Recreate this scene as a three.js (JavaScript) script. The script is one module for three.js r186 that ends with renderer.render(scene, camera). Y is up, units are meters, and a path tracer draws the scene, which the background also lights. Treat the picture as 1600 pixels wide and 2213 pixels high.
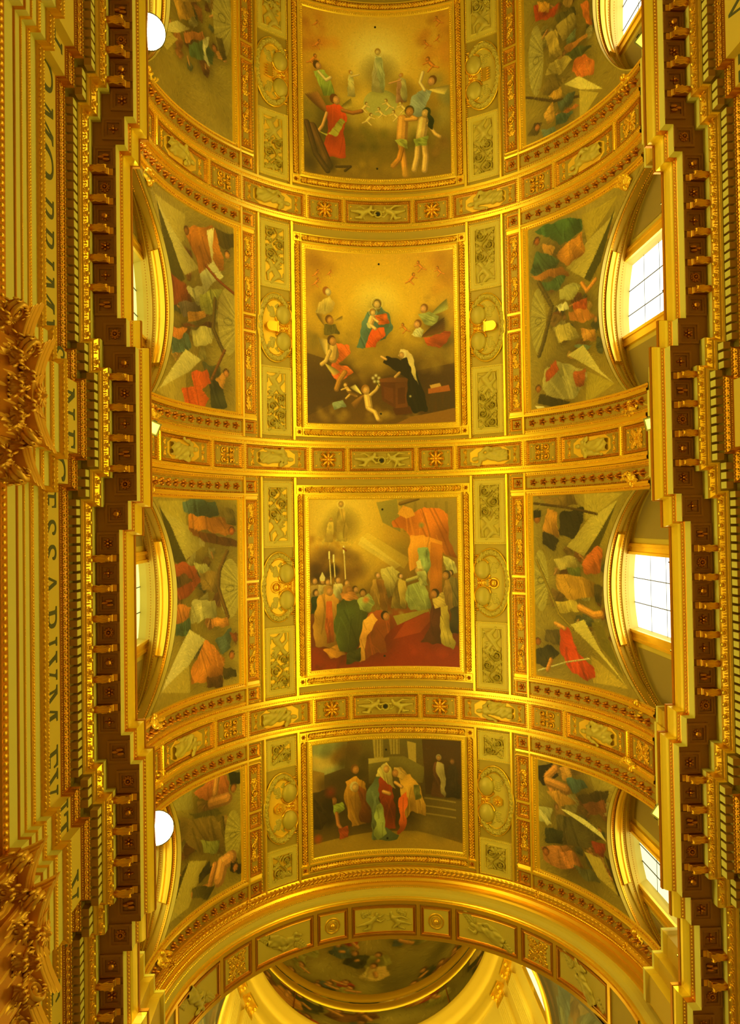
import * as THREE from 'three';
import { mergeGeometries, toCreasedNormals } from 'three/addons/utils/BufferGeometryUtils.js';
import { MarchingCubes } from 'three/addons/objects/MarchingCubes.js';
import { FontLoader } from 'three/addons/loaders/FontLoader.js';
import { RectAreaLightUniformsLib } from 'three/addons/lights/RectAreaLightUniformsLib.js';

// ---------------------------------------------------------------- camera, light, exposure
const D = Math.PI / 180;
const R = 8.3, YS = 24.125;              // vault radius and springing height above the nave floor (metres)
const scene = new THREE.Scene();
const renderer = new THREE.WebGLRenderer({ antialias: true });
renderer.toneMapping = THREE.LinearToneMapping;
renderer.toneMappingExposure = 1.0;
renderer.shadowMap.enabled = true;
RectAreaLightUniformsLib.init();
const camera = new THREE.PerspectiveCamera(71.5, 1600 / 2213, 0.1, 200);
camera.position.set(-2.12, 1.6, 0);      // standing in the nave, a little left of its axis, looking straight up
{
  const right = new THREE.Vector3(0.99859, -0.05092, -0.015), up = new THREE.Vector3(0.01413, -0.01744, 0.99975), fwd = new THREE.Vector3(0.05117, 0.99855, 0.0167);
  camera.quaternion.setFromRotationMatrix(new THREE.Matrix4().makeBasis(right, up, fwd.negate()));
  camera.updateMatrixWorld();
}
const LAMP = new THREE.Color(1.0, 0.85, 0.07), DAY = new THREE.Color(1.0, 0.9, 0.3);
scene.background = new THREE.Color(0.06, 0.055, 0.045);   // the church is closed; its windows are frosted and glow by themselves
const ADDED_UPLIGHT = 138, DOMELIGHT = 13, WINLIGHT = 0.7, FLOOD = 60;

// ---------------------------------------------------------------- materials
const mat = (r, g, b, rough, metal = 0, extra = {}) => new THREE.MeshStandardMaterial({ color: new THREE.Color().setRGB(r, g, b), roughness: rough, metalness: metal, side: THREE.DoubleSide, ...extra });
const M = {
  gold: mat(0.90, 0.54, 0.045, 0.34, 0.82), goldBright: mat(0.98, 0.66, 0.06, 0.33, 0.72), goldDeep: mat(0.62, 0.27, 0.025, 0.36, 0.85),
  goldBack: mat(0.92, 0.58, 0.05, 0.5, 0.5), stucco: mat(0.60, 0.45, 0.07, 0.65), stuccoPale: mat(0.66, 0.51, 0.085, 0.62), relief: mat(0.54, 0.42, 0.075, 0.5, 0.2),
  ground: mat(0.46, 0.32, 0.045, 0.55, 0.35), white: mat(0.74, 0.68, 0.17, 0.6), sima: mat(1.0, 0.74, 0.05, 0.3, 0.4), shadedGilt: mat(0.40, 0.19, 0.04, 0.55, 0.2),  // the cornice underside is the same gilt, darkened to paint in its shade
  letter: mat(0.10, 0.10, 0.035, 0.7), frieze: mat(0.78, 0.58, 0.08, 0.6, 0.1), dark: mat(0.015, 0.013, 0.012, 0.6), stone: mat(0.78, 0.72, 0.6, 0.5),
  lampGlass: mat(0.7, 0.68, 0.6, 0.35), iron: mat(0.03, 0.025, 0.02, 0.5), drum: mat(0.85, 0.68, 0.2, 0.6, 0.1),
};
const glow = (c, s) => new THREE.MeshStandardMaterial({ color: 0x111111, roughness: 0.6, emissive: c, emissiveIntensity: s, side: THREE.DoubleSide });
M.lampGlow = glow(new THREE.Color(1, 0.93, 0.7), 40);
M.addedUplightGlow = glow(LAMP, 3);
M.pane = glow(new THREE.Color(1, 0.99, 0.78), 2.2);
M.paneSoft = glow(new THREE.Color(1, 0.99, 0.55), 1.25);
M.drumPane = glow(new THREE.Color(1, 0.9, 0.5), 1.2);
M.paneLeft = glow(new THREE.Color(1, 0.98, 0.3), 1.1);

// ---------------------------------------------------------------- scene helpers
let seed = 7;
const rnd = () => { seed = (seed * 1664525 + 1013904223) >>> 0; return seed / 4294967296; };
const rr = (a, b) => a + (b - a) * rnd();
const used = new Map();
function numbered(n) { const k = used.get(n) ?? 0; used.set(n, k + 1); return k ? n + '_' + String(k).padStart(3, '0') : n; }
function shadow(m) { m.castShadow = true; m.receiveShadow = true; return m; }
function part(name, geo, m, parent) { const o = shadow(new THREE.Mesh(geo, m)); o.name = numbered(name); parent.add(o); return o; }
function sub(name, parent) { const g = new THREE.Group(); g.name = numbered(name); parent.add(g); return g; }
function thing(name, label, category, group) { const g = new THREE.Group(); g.name = numbered(name); g.userData = { label, category }; if (group) g.userData.group = group; scene.add(g); return g; }
function struct(name, geo, m, label) {
  const o = geo ? shadow(new THREE.Mesh(geo, m)) : new THREE.Group();
  o.name = name; o.userData = { kind: 'structure' }; if (label) { o.userData.label = label; o.userData.category = label.includes('window') ? 'window' : label.includes('wall') ? 'wall' : 'trim'; }
  scene.add(o); used.set(name, 1); return o;
}
let trimN = 0;
const trim = (label) => struct('trim_' + (++trimN), null, null, label);
const stuff = (o) => { o.userData.kind = 'stuff'; return o; };

// ---------------------------------------------------------------- geometry helpers. Ornament is modelled flat (x across, y along, z relief) and then bent to the vault
function fin(g) {
  const n = g.index ? g.toNonIndexed() : g, o = new THREE.BufferGeometry();
  if (!n.attributes.normal) n.computeVertexNormals();
  o.setAttribute('position', n.attributes.position); o.setAttribute('normal', n.attributes.normal); return o;
}
const J = (list) => mergeGeometries(list.map(fin));
const mtx = new THREE.Matrix4(), qq = new THREE.Quaternion(), ee = new THREE.Euler();
const T = (g, x = 0, y = 0, z = 0, rx = 0, ry = 0, rz = 0, sx = 1, sy = sx, sz = sx) => g.clone().applyMatrix4(mtx.compose(new THREE.Vector3(x, y, z), qq.setFromEuler(ee.set(rx, ry, rz)), new THREE.Vector3(sx, sy, sz)));
function bend(g, r0 = R) {
  const p = g.attributes.position, n = g.attributes.normal;
  for (let i = 0; i < p.count; i++) {
    const u = p.getX(i), v = p.getY(i), w = p.getZ(i), a = u / r0, s = Math.sin(a), c = Math.cos(a), r = r0 - w;
    p.setXYZ(i, r * s, r * c - r0, v);
    const nu = n.getX(i), nv = n.getY(i), nw = n.getZ(i);
    n.setXYZ(i, nu * c - nw * s, -nu * s - nw * c, nv);
  }
  return g;
}
// puts a group whose meshes are bent at angle deg from the crown and at z along the nave; turned: rotated half a turn about the surface normal
function onVault(g, deg, z, turned = false, r0 = R, x0 = 0) {
  g.position.set(x0 + r0 * Math.sin(deg * D), YS + r0 * Math.cos(deg * D), z);
  g.quaternion.setFromAxisAngle(new THREE.Vector3(0, 0, 1), -deg * D);
  if (turned) g.quaternion.multiply(new THREE.Quaternion().setFromAxisAngle(new THREE.Vector3(0, 1, 0), Math.PI));
  return g;
}
const U = (deg) => deg * D * R;
function box(x0, x1, y0, y1, z0, z1, sx = 1, sy = 1) { return fin(new THREE.BoxGeometry(x1 - x0, y1 - y0, z1 - z0, sx, sy, 1).translate((x0 + x1) / 2, (y0 + y1) / 2, (z0 + z1) / 2)); }
function grid(f, nu, nv, smooth = true, uv = false) {     // f(i/nu, j/nv) -> [x, y, z]
  const g = new THREE.BufferGeometry(), p = [], t = [], ix = [];
  for (let j = 0; j <= nv; j++) for (let i = 0; i <= nu; i++) { p.push(...f(i / nu, j / nv)); t.push(i / nu, j / nv); }
  for (let j = 0; j < nv; j++) for (let i = 0; i < nu; i++) { const a = j * (nu + 1) + i, b = a + 1, c = a + nu + 1, d = c + 1; ix.push(a, b, d, a, d, c); }
  g.setAttribute('position', new THREE.Float32BufferAttribute(p, 3)); g.setIndex(ix);
  if (uv) g.setAttribute('uv', new THREE.Float32BufferAttribute(t, 2));
  if (uv) { g.computeVertexNormals(); return g; }
  if (smooth) { g.computeVertexNormals(); return fin(g); }
  const n = g.toNonIndexed(); n.computeVertexNormals(); return fin(n);
}
// a moulding: profile [[offset, height] ...] swept straight along x ('u') or y ('v')
function strip(axis, a0, a1, c, prof, step = 0.5) {
  const seg = Math.max(1, Math.ceil(Math.abs(a1 - a0) / step)), list = [];
  for (let k = 0; k < prof.length - 1; k++) {
    const [o0, h0] = prof[k], [o1, h1] = prof[k + 1];
    list.push(grid((i, j) => { const a = a0 + (a1 - a0) * i, o = c + o0 + (o1 - o0) * j, h = h0 + (h1 - h0) * j; return axis === 'u' ? [a, o, h] : [o, a, h]; }, seg, 1, true));
  }
  return J(list);
}
// a mitred rectangular frame: profile [[inset from the outer edge, height] ...]
function frame(w, h, prof, step = 0.6) {
  const list = [];
  for (let k = 0; k < prof.length - 1; k++) for (let s = 0; s < 4; s++) {
    const [o0, z0] = prof[k], [o1, z1] = prof[k + 1], L = s % 2 ? h : w, seg = Math.max(1, Math.ceil(L / step));
    list.push(grid((i, j) => {
      const o = o0 + (o1 - o0) * j, z = z0 + (z1 - z0) * j, hw = w / 2 - o, hh = h / 2 - o, t = 2 * i - 1;
      return s === 0 ? [hw * t, -hh, z] : s === 1 ? [hw, hh * t, z] : s === 2 ? [-hw * t, hh, z] : [-hw, -hh * t, z];
    }, seg, 1, true));
  }
  return J(list);
}
const SPH = fin(new THREE.SphereGeometry(1, 8, 6)), SPH2 = fin(new THREE.SphereGeometry(1, 14, 10)), DOME = fin(new THREE.SphereGeometry(1, 6, 2, 0, Math.PI * 2, 0, Math.PI / 2).rotateX(Math.PI / 2)), TINY = fin(new THREE.ConeGeometry(1, 1, 5, 1, true).rotateX(Math.PI / 2).translate(0, 0, 0.5));
const blob = (x, y, z, sx, sy, sz, rz = 0, g = SPH) => T(g, x, y, z, 0, 0, rz, sx, sy, sz);
function beads(x0, y0, x1, y1, pitch, r, z = 0, along = 1, g = DOME) {
  const L = Math.hypot(x1 - x0, y1 - y0), n = Math.max(1, Math.round(L / pitch)), a = Math.atan2(y1 - y0, x1 - x0), out = [];
  for (let i = 0; i < n; i++) { const t = (i + 0.5) / n; out.push(T(g, x0 + (x1 - x0) * t, y0 + (y1 - y0) * t, z, 0, 0, a, r * along, r, r)); }
  return J(out);
}
const beadRect = (w, h, pitch, r, z, along = 1, g = DOME) => J([beads(-w / 2, -h / 2, w / 2, -h / 2, pitch, r, z, along, g), beads(w / 2, -h / 2, w / 2, h / 2, pitch, r, z, along, g), beads(w / 2, h / 2, -w / 2, h / 2, pitch, r, z, along, g), beads(-w / 2, h / 2, -w / 2, -h / 2, pitch, r, z, along, g)]);
// a tapering round tube through points [[x, y, z, r] ...]
function tube(pts, sides = 6) {
  const P = pts.map((p) => new THREE.Vector3(p[0], p[1], p[2])), t = new THREE.Vector3(), n = new THREE.Vector3(), b = new THREE.Vector3();
  const rings = P.map((p, i) => {
    t.subVectors(P[Math.min(i + 1, P.length - 1)], P[Math.max(i - 1, 0)]).normalize();
    n.set(0, 0, 1).addScaledVector(t, -t.z); if (n.lengthSq() < 0.02) n.set(1, 0, 0).addScaledVector(t, -t.x); n.normalize(); b.crossVectors(t, n);
    return Array.from({ length: sides + 1 }, (_, k) => { const a = k / sides * 2 * Math.PI; return p.clone().addScaledVector(n, Math.cos(a) * pts[i][3]).addScaledVector(b, Math.sin(a) * pts[i][3]); });
  });
  return grid((i, j) => rings[Math.round(j * (P.length - 1))][Math.round(i * sides)].toArray(), sides, P.length - 1);
}
const spline = (pts, n, closed = false) => new THREE.CatmullRomCurve3(pts.map((p) => new THREE.Vector3(p[0], p[1], p[2] ?? 0)), closed).getPoints(n);
// ---------------------------------------------------------------- ornament, modelled flat
function spiral(x, y, r, a0, dir, turns, th, z = 0.02, n = 22) {
  const pts = []; for (let i = 0; i <= n; i++) { const t = i / n, a = a0 + dir * turns * 2 * Math.PI * t, q = r * (1 - 0.78 * t); pts.push([x + q * Math.cos(a), y + q * Math.sin(a), z + 0.02 * t, th * (1 - 0.45 * t)]); }
  return J([tube(pts, 5), blob(x, y, z + 0.01, r * 0.26, r * 0.26, 0.05)]);
}
function frond(x, y, a, len, wid, n = 5, z = 0.015) {            // an acanthus spray: a midrib with lobes to both sides
  const o = [], c = Math.cos(a), s = Math.sin(a);
  for (let i = 0; i < n; i++) {
    const t = (i + 0.6) / n, l = len * 0.34 * (1 - 0.45 * t);
    for (const e of [-1, 1]) { const b = a + e * (1.05 - 0.35 * t), px = x + c * len * t * 0.85, py = y + s * len * t * 0.85; o.push(blob(px + Math.cos(b) * l * 0.5, py + Math.sin(b) * l * 0.5, z, l * 0.6, wid * 0.16, 0.035, b)); }
  }
  o.push(blob(x + c * len * 0.55, y + s * len * 0.55, z, len * 0.5, wid * 0.12, 0.045, a)); return J(o);
}
function rosette(r, n = 6, boss = 0.3, h = 0.08) {
  const o = [blob(0, 0, h * 0.5, r * boss, r * boss, h)];
  for (let i = 0; i < n; i++) { const a = i / n * 2 * Math.PI; o.push(blob(Math.cos(a) * r * 0.62, Math.sin(a) * r * 0.62, 0, r * 0.38, r * 0.27, h * 0.75, a)); }
  return J(o);
}
function starRosette(r) {                                        // a boss with eight curling acanthus arms
  const o = [blob(0, 0, 0.03, r * 0.2, r * 0.2, 0.12, 0, SPH2)];
  for (let i = 0; i < 8; i++) {
    const a = i * Math.PI / 4, L = r * (i % 2 ? 0.98 : 0.86), c = Math.cos(a), s = Math.sin(a);
    o.push(blob(c * L * 0.45, s * L * 0.45, 0.03, L * 0.36, r * 0.15, 0.1, a));
    for (const e of [-1, 1]) o.push(spiral(c * L * 0.84 - s * e * r * 0.13, s * L * 0.84 + c * e * r * 0.13, r * 0.14, a + Math.PI - e * 0.6, e, 1.0, r * 0.07, 0.03, 9));
  }
  return J(o);
}
function quadRosette(r) {                                        // four scroll volutes round a centre
  const o = [blob(0, 0, 0.02, r * 0.22, r * 0.14, 0.08)];
  for (const sx of [-1, 1]) for (const sy of [-1, 1]) {
    o.push(spiral(sx * r * 0.52, sy * r * 0.52, r * 0.36, sx * sy > 0 ? (sx > 0 ? -2.4 : 0.7) : (sx > 0 ? 2.4 : -0.7), sx * sy, 1.4, r * 0.09, 0.03, 16));
    o.push(blob(sx * r * 0.5, sy * r * 0.5, 0.02, r * 0.15, r * 0.15, 0.09));
    o.push(blob(sx * r * 0.95, sy * r * 0.95, 0, 0.045, 0.045, 0.05));
  }
  for (let i = 0; i < 4; i++) { const a = i * Math.PI / 2; o.push(frond(Math.cos(a) * r * 0.2, Math.sin(a) * r * 0.2, a, r * 0.7, r * 0.5, 3)); }
  return J(o);
}
function crossSpray(w, h) {                                      // the dense ornament of the last panel beside the cornice
  const o = [rosette(0.16, 6)];
  for (let i = 0; i < 4; i++) { const a = i * Math.PI / 2 + Math.PI / 4; o.push(frond(0, 0, a, Math.min(w, h) * 0.62, 0.4, 4)); }
  for (const sx of [-1, 1]) for (const sy of [-1, 1]) o.push(spiral(sx * w * 0.3, sy * h * 0.12, 0.1, sy * 1.5, sx * sy, 1.2, 0.03), spiral(sx * w * 0.12, sy * h * 0.34, 0.1, 0, sx * sy, 1.2, 0.03));
  return J(o);
}
function rinceau(w, h, flip = 1) {                               // a rising vine with scrolls left and right, for the tall relief panels
  const o = [], n = Math.max(2, Math.round(h / 0.4)), st = [];
  for (let i = 0; i <= n * 4; i++) { const t = i / (n * 4); st.push([flip * Math.sin(t * n * Math.PI) * w * 0.2, -h / 2 + h * t, 0.02, 0.035]); }
  o.push(tube(st, 5));
  for (let i = 0; i < n; i++) {
    const y = -h / 2 + h * (i + 0.5) / n, e = flip * (i % 2 ? 1 : -1);
    o.push(spiral(e * w * 0.24, y, w * 0.24, e > 0 ? Math.PI : 0, e, 1.5, 0.04), frond(-e * w * 0.1, y + 0.05, e > 0 ? 2.6 : 0.5, w * 0.44, w * 0.42, 4), frond(-e * w * 0.12, y - 0.12, e > 0 ? 3.6 : -0.5, w * 0.36, w * 0.36, 3));
    o.push(T(rosette(w * 0.1, 5), e * w * 0.24, y, 0.04), frond(e * w * 0.3, y + 0.16, e > 0 ? 0.9 : 2.2, 0.2, 0.26, 3), frond(e * w * 0.34, y - 0.16, e > 0 ? -0.6 : 3.7, 0.18, 0.24, 3), blob(-e * w * 0.4, y + 0.06, 0.01, 0.05, 0.05, 0.05));
  }
  o.push(frond(0, h / 2 - 0.26, Math.PI / 2, 0.3, 0.5, 4), frond(0, h / 2 - 0.2, Math.PI / 2 + 0.9, 0.26, 0.4, 3), frond(0, h / 2 - 0.2, Math.PI / 2 - 0.9, 0.26, 0.4, 3));
  return J(o);
}
// ---- bodies: tapered capsules joined by a smooth minimum and meshed
function body(caps, res, k = 0.06, fold = null) {
  const mc = new MarchingCubes(res, new THREE.MeshStandardMaterial(), false, false, 60000), h = res / 2;
  mc.isolation = 0;
  for (let z = 0; z < res; z++) for (let y = 0; y < res; y++) for (let x = 0; x < res; x++) {
    const px = (x - h) / h, py = (y - h) / h, pz = (z - h) / h; let d = 9;
    for (const c of caps) {
      const dx = c[4] - c[0], dy = c[5] - c[1], dz = c[6] - c[2], q = Math.max(0, Math.min(1, ((px - c[0]) * dx + (py - c[1]) * dy + (pz - c[2]) * dz) / (dx * dx + dy * dy + dz * dz + 1e-9)));
      const e = Math.hypot(px - c[0] - dx * q, py - c[1] - dy * q, pz - c[2] - dz * q) - (c[3] + (c[7] - c[3]) * q), m = Math.max(k - Math.abs(d - e), 0) / k;
      d = Math.min(d, e) - m * m * k * 0.25;
    }
    if (fold) d += fold(px, py, pz);
    mc.field[x + y * res + z * res * res] = -d;
  }
  mc.update();
  const g = new THREE.BufferGeometry(), n = mc.count;
  g.setAttribute('position', new THREE.BufferAttribute(new Float32Array(mc.positionArray.slice(0, n * 3)), 3));
  g.setAttribute('normal', new THREE.BufferAttribute(new Float32Array(mc.normalArray.slice(0, n * 3)), 3));
  return g;
}
// a robed figure standing up along +y, 2 units tall
function saint(v) {
  const l = [0.1, -0.08, 0.05, -0.12][v % 4], caps = [
    [l * 0.9, 0.74, 0.02, 0.1, l, 0.84, 0.02, 0.085], [l * 0.8, 0.6, 0, 0.055, l * 0.9, 0.74, 0, 0.05],
    [-0.17 + l * 0.6, 0.52, 0, 0.075, 0.17 + l * 0.6, 0.52, 0, 0.075], [l * 0.5, 0.45, 0, 0.17, 0, 0.05, 0, 0.17],
    [0, 0.05, 0, 0.19, -0.1, -0.45, 0.02, 0.17], [0, 0.05, 0, 0.18, 0.12, -0.45, 0, 0.16], [-0.1, -0.45, 0.02, 0.16, -0.14, -0.88, 0, 0.13], [0.12, -0.45, 0, 0.15, 0.12, -0.86, 0, 0.14], [-0.1, -0.9, 0.05, 0.06, -0.16, -0.95, 0.12, 0.05], [0.1, -0.9, 0.05, 0.06, 0.16, -0.95, 0.12, 0.05],
  ];
  const arms = [[[-0.19, 0.5, -0.36, 0.22, -0.1, 0.12], [0.2, 0.5, 0.38, 0.3, 0.2, 0.42]], [[-0.2, 0.5, -0.36, 0.2, -0.42, -0.1], [0.2, 0.5, 0.4, 0.24, 0.1, 0.16]], [[-0.2, 0.5, -0.38, 0.3, -0.12, 0.36], [0.2, 0.5, 0.34, 0.2, 0.12, 0.28]], [[-0.2, 0.5, -0.4, 0.55, -0.36, 0.86], [0.2, 0.5, 0.36, 0.18, 0.3, -0.12]]][v % 4];
  for (const a of arms) caps.push([a[0] + l * 0.6, a[1], 0.03, 0.085, a[2], a[3], 0.08, 0.075], [a[2], a[3], 0.08, 0.07, a[4], a[5], 0.14, 0.05], [a[4], a[5], 0.14, 0.05, a[4] + 0.04, a[5] + 0.03, 0.15, 0.035]);
  if (v % 2) caps.push([0.3, 0.1, -0.02, 0.12, 0.34, -0.55, -0.05, 0.06]); else caps.push([-0.28, 0.2, -0.02, 0.12, -0.38, -0.6, -0.05, 0.05]);
  return body(caps, 46, 0.07, (x, y, z) => y > 0.62 ? 0 : 0.018 * Math.sin(24 * x + 7 * Math.sin(2.6 * y + v) + 3 * y) + 0.01 * Math.sin(13 * y + 16 * x + v));
}
function saintRelief(v) { return T(saint(v), 0, 0, 0.0, 0, 0, 0, 1.05, 1, 0.62); }
function putto() {                                               // a flying child stretched out along -x, arms towards +x
  return body([[0.5, 0.3, 0.05, 0.12, 0.52, 0.36, 0.05, 0.11], [0.4, 0.2, 0, 0.07, 0.48, 0.28, 0, 0.06], [0.34, 0.14, 0, 0.15, -0.02, 0, 0, 0.16], [-0.02, 0, 0, 0.16, -0.42, 0.06, 0.04, 0.12], [-0.42, 0.06, 0.04, 0.11, -0.9, 0.12, 0, 0.06], [-0.06, -0.08, 0, 0.14, -0.24, -0.34, 0.05, 0.11], [-0.24, -0.34, 0.05, 0.1, -0.62, -0.32, 0, 0.06],
    [0.38, 0.18, 0.04, 0.075, 0.66, 0.1, 0.08, 0.06], [0.66, 0.1, 0.08, 0.055, 0.93, 0.16, 0.06, 0.045], [0.32, 0.04, 0.04, 0.075, 0.56, -0.22, 0.08, 0.06], [0.56, -0.22, 0.08, 0.055, 0.86, -0.18, 0.06, 0.045], [0.18, 0.2, -0.05, 0.08, -0.2, 0.42, -0.08, 0.06], [-0.2, 0.42, -0.08, 0.07, -0.66, 0.4, -0.1, 0.03], [-0.1, -0.12, -0.08, 0.1, 0.1, -0.5, -0.1, 0.05]], 40, 0.06);
}
function griffin() {                                             // a winged crouching beast for the ends of the relief panels
  return body([[-0.3, 0.5, 0.04, 0.15, -0.36, 0.6, 0.06, 0.13], [-0.38, 0.6, 0.1, 0.08, -0.52, 0.56, 0.1, 0.06], [-0.22, 0.4, 0, 0.14, -0.05, 0.1, 0, 0.2], [-0.05, 0.1, 0, 0.2, 0.24, -0.3, 0, 0.22], [-0.2, 0.1, 0.06, 0.12, -0.5, -0.2, 0.06, 0.08], [-0.5, -0.2, 0.06, 0.07, -0.46, -0.62, 0.04, 0.07], [0.2, -0.3, 0.05, 0.17, -0.1, -0.6, 0.05, 0.12], [-0.1, -0.6, 0.05, 0.08, -0.26, -0.8, 0.05, 0.07], [0.34, -0.4, 0, 0.08, 0.6, -0.5, 0, 0.06], [0.6, -0.5, 0, 0.06, 0.62, -0.1, 0, 0.05],
    [0.02, 0.3, 0, 0.12, 0.3, 0.66, 0, 0.12], [0.3, 0.66, 0, 0.12, 0.56, 0.86, -0.02, 0.05], [0.06, 0.24, 0, 0.1, 0.5, 0.5, -0.02, 0.05], [0.1, 0.16, 0, 0.1, 0.5, 0.26, -0.02, 0.05]], 36, 0.06);
}
// ---- a standing acanthus leaf whose tip curls forward; base at the origin, up +y, front +z
function acanthus(W, H, curl, ribs = 5) {
  const k = 0.6, spine = (v) => v < k ? [v / k * (H - curl), 0.05 * H * Math.sin(v / k * 2.8) + 0.02] : [H - curl + Math.sin((v - k) / (1 - k) * 2.9) * curl, 0.02 + curl * (1 - Math.cos((v - k) / (1 - k) * 2.9))];
  const g = grid((i, j) => {
    const u = 2 * i - 1, lobe = 0.8 + 0.2 * Math.abs(Math.sin((j * 3.2 + 0.1) * Math.PI)), w = W / 2 * lobe * (0.82 + 0.3 * Math.sin(Math.min(1, j * 1.2) * Math.PI)) * (1 - 0.35 * Math.max(0, j - 0.6) / 0.4);
    const v = j * (1 - 0.13 * u * u), [y, z] = spine(v);
    return [u * w, y, z + 0.055 * W * Math.cos(u * ribs * Math.PI) * (0.4 + 0.6 * Math.abs(u)) - 0.14 * W * u * u + 0.06 * W * Math.exp(-u * u * 40)];
  }, 26, 24);
  const tips = [];
  for (let i = -2; i <= 2; i++) { const v = 0.97 - 0.035 * i * i, [y, z] = spine(v); tips.push(T(SPH, i * W * 0.135, y - curl * 0.1, z + 0.01 - 0.012 * i * i, 0.35, 0, i * 0.2, W * 0.055, curl * 0.46, W * 0.05)); }
  for (const e of [-1, 1]) for (let i = 0; i < 3; i++) { const v = 0.3 + 0.15 * i, [y, z] = spine(v); tips.push(T(SPH, e * W * (0.44 - 0.03 * i), y + 0.03, z - 0.06 * W, 0, 0, -e * 0.7, W * 0.05, W * 0.12, W * 0.05)); }
  return J([g, ...tips]);
}
// ---------------------------------------------------------------- measured layout of the nave vault
const BANDS = [[14.30, 12.82], [3.53, 2.01], [-7.17, -8.55]];                       // transverse bands, z from / to
const BAYS = [                                                                     // z of the bay, its painting, its arch and window
  { z1: 24.2, z0: 14.30, p1: 22.25, p0: 15.08, ac: 19.1, ar: 4.2, ay: 22.95, w: [17.9, 20.6] },
  { z1: 12.82, z0: 3.53, p1: 11.78, p0: 4.33, ac: 7.75, ar: 4.15, ay: 23.02, w: [6.87, 9.6] },
  { z1: 2.01, z0: -7.17, p1: 1.07, p0: -6.17, ac: -2.5, ar: 4.15, ay: 23.05, w: [-4.03, -1.26] },
  { z1: -8.55, z0: -14.9, p1: -9.3, p0: -14.0, ac: -11.4, ar: 3.1, ay: 24.2, w: [-13.3, -11.7] },
];
const BAYNAME = ['the red angel painting', 'the praying nun painting', 'the red carpet painting', 'the embracing women painting'];
const BANDNAME = ['between angel and nun paintings', 'between nun and carpet paintings', 'between carpet and embrace paintings'];
const SIDE = (s) => (s < 0 ? 'left' : 'right');
const DIV = [10.5, 22.2, 43.3, 54.6, 76.5];
const LX = 9.15;                                                                   // the window wall
const groinY = (b, z) => b.ay + Math.sqrt(Math.max(0, b.ar * b.ar - (z - b.ac) ** 2));
function groinTheta(b, z) {                                                        // where the lunette cuts the vault (its crown rises outwards)
  if (Math.abs(z - b.ac) >= b.ar) return 90;
  let lo = 40, hi = 90;
  for (let i = 0; i < 30; i++) { const m = (lo + hi) / 2, x = R * Math.sin(m * D), y = YS + R * Math.cos(m * D), a = groinY(b, z) + (x - 7.7) * 0.6; if (y > a) lo = m; else hi = m; }
  return lo;
}
const vp = (deg, z, w = 0) => [(R - w) * Math.sin(deg * D), YS + (R - w) * Math.cos(deg * D), z];

// ---- the shell: crown strip between the frescoes, bands, plain ends; a slab of real thickness with the lunettes left open
{
  const list = [], shell = (a0, a1, z0, z1, n) => { for (const w of [0, -0.5]) list.push(grid((i, j) => vp(a0 + (a1 - a0) * i, z0 + (z1 - z0) * j, w), n, 1)); };
  shell(-45.6, 45.6, -14.95, 30, 48);
  for (const s of [-1, 1]) {
    for (const [a, b] of BANDS) shell(45.6 * s, 90 * s, b - 1, a + 1, 24);
    shell(45.6 * s, 90 * s, 23.4, 30, 24);
    for (const b of BAYS) for (const w of [0, -0.5]) list.push(grid((i, j) => { const z = b.z0 + (b.z1 - b.z0) * j; return vp(s * (45.6 + (groinTheta(b, z) - 45.6) * i), z, w - 0.004); }, 14, 60));
  }
  struct('ceiling', J(list), M.ground);
}
// ---- transverse bands: raised ribs with bead rows and leaf edges, one structure per band; what fills each field is a thing of its own
const EDGE = 0.26, FH = (b) => b[0] - b[1] - 2 * EDGE;
function bandRibs() {
  const w = 1.48, h = w / 2, A = U(88), o = { rib: [], bead: [], leaf: [] };
  for (const s of [-1, 1]) {
    o.rib.push(strip('u', -A, A, 0, [[s * (h + 0.02), 0], [s * (h + 0.02), 0.13], [s * (h - 0.09), 0.13], [s * (h - 0.11), 0.09], [s * (h - 0.24), 0.09], [s * (h - 0.26), 0]]));
    o.bead.push(beads(-A, s * (h - 0.145), A, s * (h - 0.145), 0.085, 0.032, 0.09, 1.1), beads(-A, s * (h + 0.06), A, s * (h + 0.06), 0.085, 0.036, 0.0, 1.1));
    o.leaf.push(beads(-A, s * (h - 0.222), A, s * (h - 0.222), 0.1, 0.03, 0.075, 1, TINY));
  }
  for (const d of [...DIV, ...DIV.map((x) => -x)]) {
    const c = U(d), q = FH([w, 0]) / 2 + 0.02;
    o.rib.push(strip('v', -q, q, c, [[-0.12, 0], [-0.11, 0.09], [-0.045, 0.09], [-0.03, 0.13], [0.03, 0.13], [0.045, 0.09], [0.11, 0.09], [0.12, 0]]));
    for (const e of [-1, 1]) o.leaf.push(beads(c + e * 0.08, -q, c + e * 0.08, q, 0.085, 0.028, 0.09, 1.1));
  }
  return { rib: bend(J(o.rib)), bead: bend(J(o.bead)), leaf: bend(J(o.leaf)) };
}
const RIB = bandRibs();
BANDS.forEach((b, k) => {
  const t = trim('gilded transverse vault band ' + BANDNAME[k]);
  onVault(t, 0, (b[0] + b[1]) / 2);
  part('rib', RIB.rib, M.goldBright, t); stuff(part('bead_row', RIB.bead, M.gold, t)); stuff(part('leaf_row', RIB.leaf, M.goldDeep, t));
});
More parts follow.
